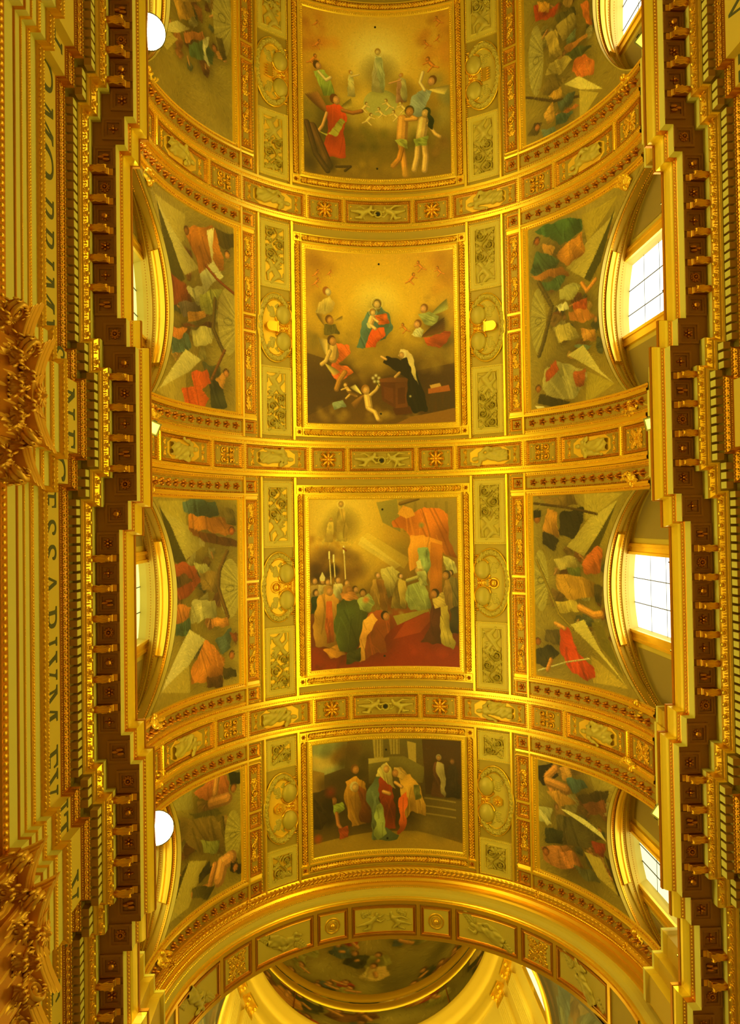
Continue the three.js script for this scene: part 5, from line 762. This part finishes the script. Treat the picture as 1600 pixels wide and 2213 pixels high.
  // lettering: character, centre along the wall, width
  const text = s < 0 ? [['H', 12.35, 0.62], ['O', 11.3, 0.86], ['M', 10.15, 0.95], ['O', 9.1, 0.86], ['P', 8.0, 0.52], ['R', 7.2, 0.6], ['I', 6.62, 0.22], ['M', 5.86, 0.92], ['V', 4.95, 0.62], ['S', 4.38, 0.32], ['N', 3.12, 0.8], ['E', 2.22, 0.5], ['C', 1.5, 0.66], ['E', 0.7, 0.42], ['S', 0.02, 0.42], ['S', -0.6, 0.42], ['A', -1.35, 0.7], ['R', -2.25, 0.62], ['I', -2.82, 0.22], ['V', -3.42, 0.72], ['M', -4.35, 0.9], ['F', -5.65, 0.52], ['V', -6.3, 0.66], ['I', -6.85, 0.22], ['T', -7.35, 0.62], ['V', -8.85, 0.7], ['T', -10.0, 0.6], ['E', -11.4, 0.5], ['A', -12.3, 0.7]] : [['V', 12.0, 0.75], ['A', 13.4, 0.75]];
  for (const [ch, z, w] of text) { const st = runs(0).find(([, a, b]) => z < a && z > b) ?? [0]; onWall(part('letter', letterGeo(ch, 0.98, w), M.letter, t), s, 0.002, 18.88, z, st[0]); }
}
// ---------------------------------------------------------------- pilasters with acanthus capitals (left wall), plain ones on the right
const abacusShape = (() => { const s = new THREE.Shape(), w = 1.2, n = []; for (let i = 0; i <= 16; i++) { const u = i / 8 - 1; n.push([u * w, 0.62 - 0.32 * (1 - u * u)]); } s.moveTo(-w, 0.62); n.forEach((p) => s.lineTo(p[0], p[1])); s.lineTo(w - 0.12, 0.42); s.lineTo(w - 0.3, 0); s.lineTo(-w + 0.3, 0); s.lineTo(-w + 0.12, 0.42); s.lineTo(-w, 0.62); return s; })();
const abacusPart = (k, y, h) => T(fin(new THREE.ExtrudeGeometry(abacusShape, { depth: h, bevelEnabled: true, bevelSize: 0.02, bevelThickness: 0.02, bevelSegments: 1 })), 0, y + h, 0, Math.PI / 2, 0, 0, k, k, 1);
const CAPGEO = {
  bell: fin(new THREE.ExtrudeGeometry(new THREE.Shape([[-0.9, 0], [0.9, 0], [0.9, 0.04], [-0.9, 0.04]].map((p) => new THREE.Vector2(...p))), { depth: 1.7 }).rotateX(-Math.PI / 2).translate(0, 0, 0.06)),
  abacus: J([abacusPart(1, 1.92, 0.16), abacusPart(0.95, 1.8, 0.1), abacusPart(0.9, 1.72, 0.06)]),
  low: acanthus(0.66, 0.95, 0.17, 6), mid: acanthus(0.7, 1.0, 0.2, 6), top: acanthus(0.42, 0.62, 0.15, 5),
  volute: (e) => J([...[-1, 1].map((k) => T(spiral(0, 0, 0.22, Math.PI / 2, -1, 1.9, 0.06, 0, 30), 0, 0, k * 0.05)), tube([[0.0, 0.22, 0, 0.07], [-0.3, 0.16, 0, 0.08], [-0.52, -0.05, -0.08, 0.08], [-0.62, -0.35, -0.16, 0.07]], 7)]),
  flower: J([rosette(0.2, 9, 0.3, 0.12), ...Array.from({ length: 12 }, (_, i) => blob(0.17 * Math.cos(i * 0.5236), 0.17 * Math.sin(i * 0.5236), 0.04, 0.1, 0.03, 0.03, i * 0.5236))]),
};
const VOL = [-1, 1].map((e) => T(CAPGEO.volute(), 0, 0, 0, 0, e > 0 ? -0.75 : Math.PI + 0.75, 0));
const PSHAFT = J([box(-1.66, 1.66, -14.9, 0, 0.0, 0.235), box(-0.9, 0.9, -14.9, 0, 0.235, 0.48), ...[-2, -1, 0, 1, 2].map((i) => box(i * 0.32 - 0.1, i * 0.32 + 0.1, -14, -0.3, 0.48, 0.505)), box(-0.95, 0.95, -0.12, 0, 0.4, 0.54), box(-1.72, 1.72, -0.12, 0, 0.1, 0.3)]);
let capProto = null;
function capital(t, px, pz) {
  let c;
  if (!capProto) {
    c = capProto = sub('capital', t);
    part('bell', CAPGEO.bell, M.goldDeep, c); part('abacus', CAPGEO.abacus, M.capGold, c);
    for (const x of [-0.6, 0, 0.6]) part('leaf', CAPGEO.low, M.capGold, c).position.set(x, 0.02, 0.08);
    for (const [x, r] of [[-0.92, -0.5], [-0.31, 0], [0.31, 0], [0.92, 0.5]]) { const l = part('leaf', CAPGEO.mid, M.capGold, c); l.position.set(x * 0.95, 0.5, 0.06); l.rotation.y = r; }
    for (const [x, r] of [[-0.7, 0.35], [0.7, -0.35]]) { const l = part('leaf', CAPGEO.top, M.capGold, c); l.position.set(x, 1.12, 0.1); l.rotation.z = r; l.rotation.x = 0.2; }
    for (const e of [0, 1]) part('volute', VOL[e], M.capGold, c).position.set((e ? 1 : -1) * 0.92, 1.5, 0.3);
    for (const e of [-1, 1]) part('helix', spiral(0, 0, 0.15, 1.57, e, 1.6, 0.045), M.capGold, c).position.set(e * 0.2, 1.5, 0.16);
    part('flower', CAPGEO.flower, M.capGold, c).position.set(0, 1.93, 0.34);
  } else { c = capProto.clone(); c.name = numbered('capital'); t.add(c); }
  c.position.set(px, 0, pz);
}
M.capGold = mat(0.88, 0.52, 0.07, 0.4, 0.5);
const POS = ['topmost', 'middle', 'lowest'];
PIL.forEach((z, i) => {
  const t = thing('pilaster', `clustered pilaster with gilt acanthus capitals, ${POS[i]} on the left wall`, 'pilaster');
  onWall(t, -1, 0, 14.98, z, 0);
  for (const [x, off] of [[0, 0.48], [0.76, 0.235], [-0.76, 0.235]]) capital(t, x, off);
  part('shaft', PSHAFT, M.stuccoPale, t);
  const q = thing('pilaster', `plain upper shaft of the ${POS[i]} pilaster on the right wall`, 'pilaster'); onWall(q, 1, 0, 16.9, z, 0); part('shaft', PSHAFT, M.stuccoPale, q);
});
// ---------------------------------------------------------------- attic foot of the vault with its pearl strip, breaking round the bands
{
  const plans = BANDS.map((b, k) => { const c = (b[0] + b[1]) / 2, e = k === 2 ? 1.7 : 1.95; return [[-0.6, c + e], [0, c + e], [0, c + 1.2], [0.06, c + 1.2], [0.06, c - 1.2], [0, c - 1.2], [0, c - e], [-0.6, c - e]]; });
  plans.push([[-0.6, -13.2], [0, -13.2], [0, -13.9], [0.3, -13.9], [0.3, -14.4], [0.6, -14.4], [0.6, -15.2]]);
  for (const s of [-1, 1]) {
    const t = trim(`pale stepped attic ledge with a pearl strip at the ${SIDE(s)} foot of the vault`);
    const ledge = (prof) => J(plans.map((p) => course(prof, s, p, 8.3)));
    part('ledge_wall', ledge([[0.1, 22.1], [0.1, 23.75], [0.2, 23.8], [0.2, 23.86]]), M.archGold, t);
    part('ledge_face', ledge([[0.2, 23.86], [0.2, 23.98], [0.0, 24.02]]), M.white, t);
    part('ledge_fillet', ledge([[0.0, 24.02], [0.06, 24.06], [0.06, 24.16], [-0.05, 24.2]]), M.goldBright, t);
    const l = []; for (let z = 15.5; z > -14.8; z -= 0.12) if (BANDS.some((b) => Math.abs(z - (b[0] + b[1]) / 2) < 1.6)) l.push(blob(s * (8.3 - 0.09), 24.1, z, 0.04, 0.04, 0.04)); stuff(part('bead_row', J(l), M.goldBright, t));
  }
}
// ---------------------------------------------------------------- the crossing arch: face mouldings, panelled intrados
const AR = 7.55, ZA = -15.8, ZB = -17.4, AX = -0.25;
{
  const t = trim('broad moulded crossing arch at the dome end of the vault');
  t.position.set(0, YS, 0);
  const ring = (prof, n = 74) => J(prof.slice(1).map((p, i) => grid((u, v) => { const q = Math.round(u * n), a = (-90 + 180 * Math.min(1, Math.max(0, (q - 1) / (n - 2)))) * D, leg = q === 0 || q === n ? -2.1 : 0, r = prof[i][0] + (p[0] - prof[i][0]) * v, z = prof[i][1] + (p[1] - prof[i][1]) * v, k = (8.3 - r) / 0.75 * AX; return [k + r * Math.sin(a), r * Math.cos(a) + leg, z]; }, n, 1)));
  part('leaf_roll', ring([[8.3, -14.72], [8.2, -14.74], [8.16, -14.82], [8.17, -15.0], [8.22, -15.02]]), M.gold, t);
  part('bead_fillet', ring([[8.22, -15.02], [8.16, -15.03], [8.16, -15.1], [8.2, -15.11]]), M.goldBright, t);
  part('deep_cove', ring([[8.2, -15.11], [8.05, -15.13], [8.0, -15.22], [8.02, -15.3], [7.9, -15.36], [7.88, -15.44]]), M.gold, t);
  part('plain_roll', ring([[7.88, -15.44], [7.8, -15.45], [7.7, -15.5], [7.64, -15.6], [7.62, -15.68]]), M.stucco, t);
  part('lip', ring([[7.62, -15.68], [7.57, -15.7], [7.55, -15.74], [7.55, -15.8]]), M.goldBright, t);
  part('intrados', ring([[7.55, -15.8], [7.55, -17.4]]), M.ground, t);
  part('rear_face', ring([[7.55, -17.4], [9.6, -17.42]]), M.stuccoPale, t);
  part('extrados', ring([[9.6, -17.42], [9.6, -14.9], [8.28, -14.9]]), M.stone, t);
  const bd = [], lf = [];
  for (let i = 0; i < 300; i++) { const a = (-88 + 176 * (i + 0.5) / 300) * D, q = (r, z, w, g = DOME) => { bd.push(T(g, r * Math.sin(a), r * Math.cos(a), z, Math.PI / 2, 0, 0, w)); }; q(8.13, -15.065, 0.036, TINY_BALL); q(8.0, -15.22, 0.034, TINY_BALL); q(7.87, -15.42, 0.03, TINY_BALL);
    if (i % 2) lf.push(T(DOME, 8.15 * Math.sin(a), 8.15 * Math.cos(a), -14.9, Math.PI / 2, 0, 0).scale(1, 1, 1)); }
  stuff(part('bead_row', J(bd), M.goldBright, t));
  const leafs = []; for (let i = 0; i < 130; i++) { const a = (-88 + 176 * (i + 0.5) / 130) * D; for (const e of [-1, 1]) leafs.push(T(SPH, 8.14 * Math.sin(a), 8.14 * Math.cos(a), -14.88 + e * 0.07, 0, 0.5 * e, -a, 0.11, 0.035, 0.035)); if (i % 22 === 10) leafs.push(T(rosette(0.16, 8), 8.16 * Math.sin(a), 8.16 * Math.cos(a), -14.88, Math.PI / 2, 0, -a)); }
  stuff(part('leaf_row', J(leafs), M.gold, t));
  const rib = [], tooth = [], mid = (ZA + ZB) / 2, h = 1.6;
  for (const e of [-1, 1]) rib.push(strip('u', -AR * 92 * D, AR * 92 * D, 0, [[e * 0.8, 0], [e * 0.8, 0.05], [e * 0.66, 0.05], [e * 0.64, 0]]));
  for (const d of [11, 22.3, 43.8, 56, 77]) for (const e of [-1, 1]) rib.push(strip('v', -0.66, 0.66, e * d * D * AR, [[-0.09, 0], [-0.08, 0.05], [0.08, 0.05], [0.09, 0]]));
  const g = part('intrados_rib', bend(J(rib), AR), M.gold, t); g.position.set(AX, AR, mid);
}
const PANELS = [[-10.4, 10.4, 'figures'], [11.6, 21.7, 'boss'], [22.9, 43.2, 'angel'], [44.4, 55.4, 'spray'], [56.6, 76.4, 'soldier']];
for (const [a0, a1, kind] of PANELS) for (const s of kind === 'figures' ? [1] : [1, -1]) {
  const t = thing('relief_panel', `${{ figures: 'wide stucco relief of reclining figures', boss: 'square panel with a ringed gold boss', angel: 'long relief panel with a winged stucco figure', spray: 'square panel of gold foliage', soldier: 'lower relief panel with a striding stucco figure' }[kind]} ${kind === 'figures' ? 'at the crown under the crossing arch' : `on the ${SIDE(s)} underside of the crossing arch`}`, 'relief panel');
  onVault(t, s * (a0 + a1) / 2, (ZA + ZB) / 2, s < 0, AR, AX);
  const w = (a1 - a0) * D * AR - 0.04, h = 1.2, b = (g) => bend(g, AR);
  part('panel_frame', b(frame(w, h, [[0, 0], [0, 0.05], [0.05, 0.06], [0.08, 0.01], [0.11, 0.03], [0.14, 0.005]])), M.goldDeep, t);
  part('panel_field', b(box(-w / 2 + 0.12, w / 2 - 0.12, -h / 2 + 0.12, h / 2 - 0.12, 0, 0.01, 4)), M.stucco, t);
  if (kind === 'boss') part('boss', b(J([fin(new THREE.TorusGeometry(0.3, 0.045, 6, 22)), fin(new THREE.TorusGeometry(0.2, 0.03, 6, 20)), blob(0, 0, 0.03, 0.13, 0.13, 0.12, 0, SPH2)])), M.gold, t);
  else if (kind === 'spray') part('foliage', b(crossSpray(1.1, 1.0)), M.gold, t);
  else if (kind === 'figures') part('figures', b(J([T(PUTTO, -0.55, -0.05, 0.03, 0, 0, 0.35, 0.66, 0.62, 0.6), T(PUTTO, 0.55, -0.05, 0.03, 0, Math.PI, 0.35, 0.66, 0.62, 0.6), frond(-1.0, 0.2, 0.3, 0.5, 0.4, 4), frond(1.0, 0.2, 2.8, 0.5, 0.4, 4)])), M.relief, t);
  else part('figure', b(J([T(SAINTS[kind === 'angel' ? 3 : 0], 0, 0, 0.03, 0, 0, kind === 'angel' ? 1.2 : 0.7, 0.8, 0.8, 0.75), frond(-0.5, 0.15, 2.4, 0.7, 0.5, 5), frond(0.6, -0.2, -0.6, 0.6, 0.45, 4)])), M.relief, t);
}
// ---------------------------------------------------------------- the crossing: pendentives, drum and frescoed dome beyond the arch
const ZC = -25.3;
M.drumGold = mat(0.9, 0.66, 0.12, 0.45, 0.25);
const DRUMP = { shaft: J([box(-0.42, 0.42, 0, 8.6, -0.2, 0.16), box(-0.5, 0.5, 0, 0.4, -0.2, 0.24), ...[-2, -1, 0, 1, 2].map((i) => box(i * 0.15 - 0.035, i * 0.15 + 0.035, 0.6, 8.4, 0.16, 0.19))]), cap: J([box(-0.5, 0.5, 9.65, 9.85, -0.2, 0.42), ...[-0.28, 0, 0.28].map((x) => T(CAPGEO.low, x, 8.6, 0.14, 0, 0, 0, 0.6)), ...[-0.36, 0.36].map((x) => T(SPH, x, 9.45, 0.3, 0, 0, 0, 0.14))]) };
const lathe = (prof, n = 64) => new THREE.LatheGeometry(prof.map((p) => new THREE.Vector2(p[0], p[1])), n);
M.domePaint = canvasMat(1400, 900, (c, w, h) => {
  const B = brush(c, w, h); B.bg([[0, '#d8b050'], [0.45, '#b09a50'], [0.8, '#8c8244'], [1, '#7c703c']]);
  for (let i = 0; i < 60; i++) B.cloud(rr(0, 100), rr(10, 95), rr(4, 9), rr(3, 7), ['#a89a54', '#8a7a40', '#b8a860', '#5c5230'][i % 4], 8);
  for (let i = 0; i < 420; i++) { const x = rr(0, 100), y = rr(6, 97), s = rr(0.8, 2.2); B.robe([x - s, y - s, x + s * 0.6, y - s * 1.4, x + s * 1.3, y + s, x, y + s * 1.8, x - s * 1.2, y + s], ['#b0482c', '#5c6460', '#c08438', '#7a5430', '#a09850', '#4c4c34', '#d8b468'][i % 7], rr(0, 3), 5); B.limb([x, y, x + rr(-2, 2), y + rr(-2, 3)], 0.7, '#c89050'); B.head(x + rr(-0.6, 0.6), y - s * 1.4, 0.6, '#c89058', '#5a3818', 0.4); }
});
M.pendPaint = canvasMat(1600, 512, (c, w, h) => {
  const B = brush(c, w, h); B.bg([[0, '#5a4020'], [0.4, '#4a3418'], [0.52, '#a89868'], [1, '#d0c694']]);
  for (let i = 0; i < 240; i++) { const x = rr(0, 100), y = i < 60 ? rr(4, 44) : rr(50, 99), s = rr(1, 3); B.robe([x - s, y - s * 3, x + s, y - s * 2, x + s * 1.3, y + s * 2, x, y + s * 4, x - s, y + s * 2], i < 60 ? ['#3a2814', '#6a4824', '#54421e'][i % 3] : ['#8c9c98', '#c8ac5c', '#a8844c', '#d8d0a8', '#a4ac94', '#b8a068', '#7c8c90'][i % 7], rr(0, 3), 5); }
});
{
  const t = struct('wall_crossing', null); t.position.set(0, 0, ZC);
  const a = 7.9, side = (f) => { const c = Math.cos(f), s = Math.sin(f), k = a / Math.max(Math.abs(c), Math.abs(s)), x = c * k, z = s * k, near = Math.abs(z) >= Math.abs(x) && z > 0, lat = Math.abs(Math.abs(x) > Math.abs(z) ? z : near ? x - AX : x); return [x, YS + Math.sqrt(Math.max(0, 7.55 ** 2 - lat * lat)), z]; };
  const g = grid((u, v) => { const f = u * 2 * Math.PI, p = side(f), q = [8.15 * Math.cos(f), 36, 8.15 * Math.sin(f)], e = v * v * (3 - 2 * v) * 0.4 + v * 0.6; return [p[0] + (q[0] - p[0]) * e, p[1] + (q[1] - p[1]) * v, p[2] + (q[2] - p[2]) * e]; }, 160, 12, true, true);
  part('pendentives', g, M.pendPaint, t);
  part('drum_base_ring', fin(lathe([[8.3, 35.7], [8.1, 35.85], [8.05, 36.0], [7.98, 36.05], [7.98, 36.3], [8.1, 36.4], [8.3, 36.5], [8.85, 36.6]], 96)), M.goldBright, t);
  const wallL = []; for (const [x, z, w, d] of [[0, -9.5, 26, 0.5], [-12.5, 0, 0.5, 20], [12.5, 0, 0.5, 20], [-10.8, 8.2, 4, 0.4], [10.8, 8.2, 4, 0.4]]) wallL.push(T(box(-w / 2, w / 2, 0, 35, -d / 2, d / 2), x, 0, z));
  part('lower_walls', J(wallL), M.stone, t);
  const vaults = []; for (const s of [-1, 1]) vaults.push(grid((u, v) => { const q = (u - 0.5) * Math.PI; return [s * (a + 4.6 * v), YS + 7.55 * Math.cos(q), 7.55 * Math.sin(q)]; }, 24, 1));
  vaults.push(grid((u, v) => { const q = (u - 0.5) * Math.PI; return [7.55 * Math.sin(q), YS + 7.55 * Math.cos(q), -a - 1.8 * v]; }, 24, 1));
  part('side_arches', J(vaults), M.stuccoPale, t);
}
{
  const t = struct('wall_drum', null); t.position.set(0, 0, ZC);
  part('drum_wall', fin(lathe([[8.9, 36.4], [8.9, 46.3]], 96)), M.drum, t);
  part('drum_entablature', fin(lathe([[8.9, 46.2], [8.66, 46.3], [8.66, 46.8], [8.6, 46.85], [8.6, 47.3], [8.45, 47.4], [8.2, 47.7], [8.15, 48.0], [7.98, 48.1], [7.94, 48.4], [7.98, 48.5], [9.1, 48.7]], 96)), M.drumGold, t);
  for (let i = 0; i < 16; i++) {
    const f = (Math.floor(i / 2) + 0.5) * Math.PI / 4 + (i % 2 ? 0.085 : -0.085), p = sub('drum_pilaster', t);
    p.position.set(8.78 * Math.sin(f), 36.4, 8.78 * Math.cos(f)); p.rotation.y = f + Math.PI;
    part('shaft', DRUMP.shaft, M.drum, p); part('capital', DRUMP.cap, M.goldBright, p);
  }
  for (let i = 0; i < 8; i++) {
    const f = i * Math.PI / 4, p = sub('drum_window', t); p.position.set(8.84 * Math.sin(f), 38.6, 8.84 * Math.cos(f)); p.rotation.y = f + Math.PI;
    part('window_frame', T(frame(2.6, 5.6, [[0, 0], [0, 0.12], [0.2, 0.16], [0.3, 0.06], [0.35, 0]]), 0, 2.6, 0), M.goldBright, p);
    part('pane', box(-0.95, 0.95, 0.1, 5.1, 0.0, 0.02), M.drumPane, p);
    part('pediment', J([T(fin(new THREE.CylinderGeometry(1.5, 1.5, 0.3, 20, 1, false, -0.9, 1.8)), 0, 4.6, 0.15, Math.PI / 2, Math.PI, 0)]), M.goldBright, p);
    const l = new THREE.RectAreaLight(LAMP, DOMELIGHT, 1.9, 4.6); l.position.set(8.7 * Math.sin(f), 41.3, ZC + 8.7 * Math.cos(f)); l.lookAt(0, 44, ZC); scene.add(l);
  }
}
{
  const t = thing('dome_fresco', 'dome painting of crowded figures on clouds, seen through the crossing arch', 'fresco'); t.position.set(0, 48.6, ZC);
  const P = [[9.15, 0], [9.2, 1.5], [9.12, 3.4], [9.0, 4.6], [8.7, 6.4], [8.0, 8.6], [6.8, 10.6], [5.2, 12.2], [3.2, 13.3], [1.2, 13.8], [0, 13.9]];
  part('painted_shell', lathe(P, 96), M.domePaint, t);
  part('double_gold_ring', fin(lathe([[9.2, 3.6], [9.0, 3.7], [8.95, 3.9], [8.95, 4.1], [9.02, 4.25], [9.02, 4.5], [8.92, 4.6], [8.85, 4.8], [8.84, 5.1], [8.92, 5.3], [9.1, 5.5]], 96)), M.goldBright, t);
  for (const f of [-0.62, 0.62]) part('seam', T(box(-0.03, 0.03, 0, 5.4, -0.02, 0.02), 9.1 * Math.sin(f), 0, -9.1 * Math.cos(f), 0, -f, 0), M.goldDeep, t);
}
// ---------------------------------------------------------------- floor, outer masonry
struct('floor', box(-14, 14, -0.3, 0, -37, 31), M.stone);
for (const s of [-1, 1]) struct('wall_' + SIDE(s), J([T(box(-0.3, 0.3, 0, 15.7, -17.45, 30), s * 9.4), T(box(-0.3, 0.3, 15.5, 36, -17.45, 30), s * 10.3)]), M.stone);
struct('wall_back', box(-10.6, 10.6, 0, 36, 30, 30.5), M.stone);
struct('roof', box(-10.6, 10.6, 35.4, 36, -17.5, 30.5), M.stone);
// ---------------------------------------------------------------- lamps: unseen uplights added on the cornice ledges to light the vault, square floodlights standing at the bands
{
  let first = null; const ZS = [18.5, 13.5, 8.2, 2.8, -2.6, -8.2, -11.6];
  for (const s of [-1, 1]) ZS.forEach((z, i) => {
    const label = 'long low lamp added to light the vault, unseen behind the cornice edge'; let t = first;
    if (!t) { t = first = thing('added_uplight', label, 'lamp', 'added unseen uplights on the cornice ledges'); part('housing', J([box(-1.3, 1.3, 0, 0.1, -0.16, 0.16), box(-1.3, 1.3, 0.1, 0.26, -0.16, -0.12), box(-1.34, -1.3, 0, 0.26, -0.16, 0.16), box(1.3, 1.34, 0, 0.26, -0.16, 0.16)]), M.iron, t); part('lamp_tube', T(fin(new THREE.CylinderGeometry(0.04, 0.04, 2.5, 10)), 0, 0.17, 0, 0, 0, Math.PI / 2), M.addedUplightGlow, t); }
    else { t = first.clone(); t.name = numbered('added_uplight'); t.userData = { label, category: 'lamp', group: 'added unseen uplights on the cornice ledges' }; scene.add(t); }
    t.position.set(s * 8.02, 22.16, z); t.rotation.y = s < 0 ? Math.PI / 2 : -Math.PI / 2;
    const l = new THREE.RectAreaLight(LAMP, ADDED_UPLIGHT, 2.5, 0.2); l.position.set(s * 7.92, 22.45, z); l.lookAt(-s * 9, 27, z); scene.add(l);
  });
}
for (const [s, z, lit, label] of [[-1, 15.0, 1, 'lit round floodlight blazing at the upper left cornice'], [-1, 2.98, 0, 'unlit square floodlight with a dark rim standing on the left cornice'], [-1, -8.95, 1, 'lit round floodlight blazing at the lower left cornice'], [1, 15.05, 0, 'unlit square floodlight at the top of the right cornice'], [1, 3.0, 0, 'unlit square floodlight with a dark rim midway along the right cornice'], [1, -9.04, 0, 'unlit square floodlight low on the right cornice beside the lowest window']]) {
  const t = thing('floodlight', label, 'floodlight'), k = 1; t.position.set(s * (s < 0 ? 7.5 : 7.8), 23.2, z); 
  t.lookAt(s < 0 ? -3 : 0, 8, z * 0.35);
  if (lit) {  // glare put into the shape: lit lamp widened to a round disc
    part('housing', lathe([[0, -0.3], [0.2, -0.28], [0.42, -0.1], [0.5, 0.03], [0.46, 0.03], [0.4, -0.04], [0, -0.06]], 32).rotateX(Math.PI / 2), M.iron, t);
    part('glass', lathe([[0, 0.05], [0.2, 0.04], [0.36, 0.0], [0.45, -0.03]], 32).rotateX(Math.PI / 2), M.lampGlow, t);
  } else {
    part('housing', J([frame(0.4, 0.4, [[0, -0.12], [0, 0.03], [0.04, 0.03], [0.045, 0.0]]), box(-0.2, 0.2, -0.2, 0.2, -0.16, -0.12)]), M.iron, t);
    part('glass', box(-0.165, 0.165, -0.165, 0.165, -0.02, 0.0), M.lampGlass, t);
  }
  part('stand', J([box(-0.24, -0.2, -0.06, 0.06, -0.55, -0.12), box(0.2, 0.24, -0.06, 0.06, -0.55, -0.12), box(-0.24, 0.24, -0.06, 0.06, -0.6, -0.55)]), M.iron, t);
  if (lit) { const l = new THREE.PointLight(new THREE.Color(1, 0.86, 0.5), FLOOD); l.position.copy(t.position).add(new THREE.Vector3(0.18, -0.12, -0.1 * Math.sign(z))); l.shadow.radius = 6; scene.add(l); }
}
scene.traverse((o) => { if (o.isLight) o.castShadow = true; });
renderer.render(scene, camera);
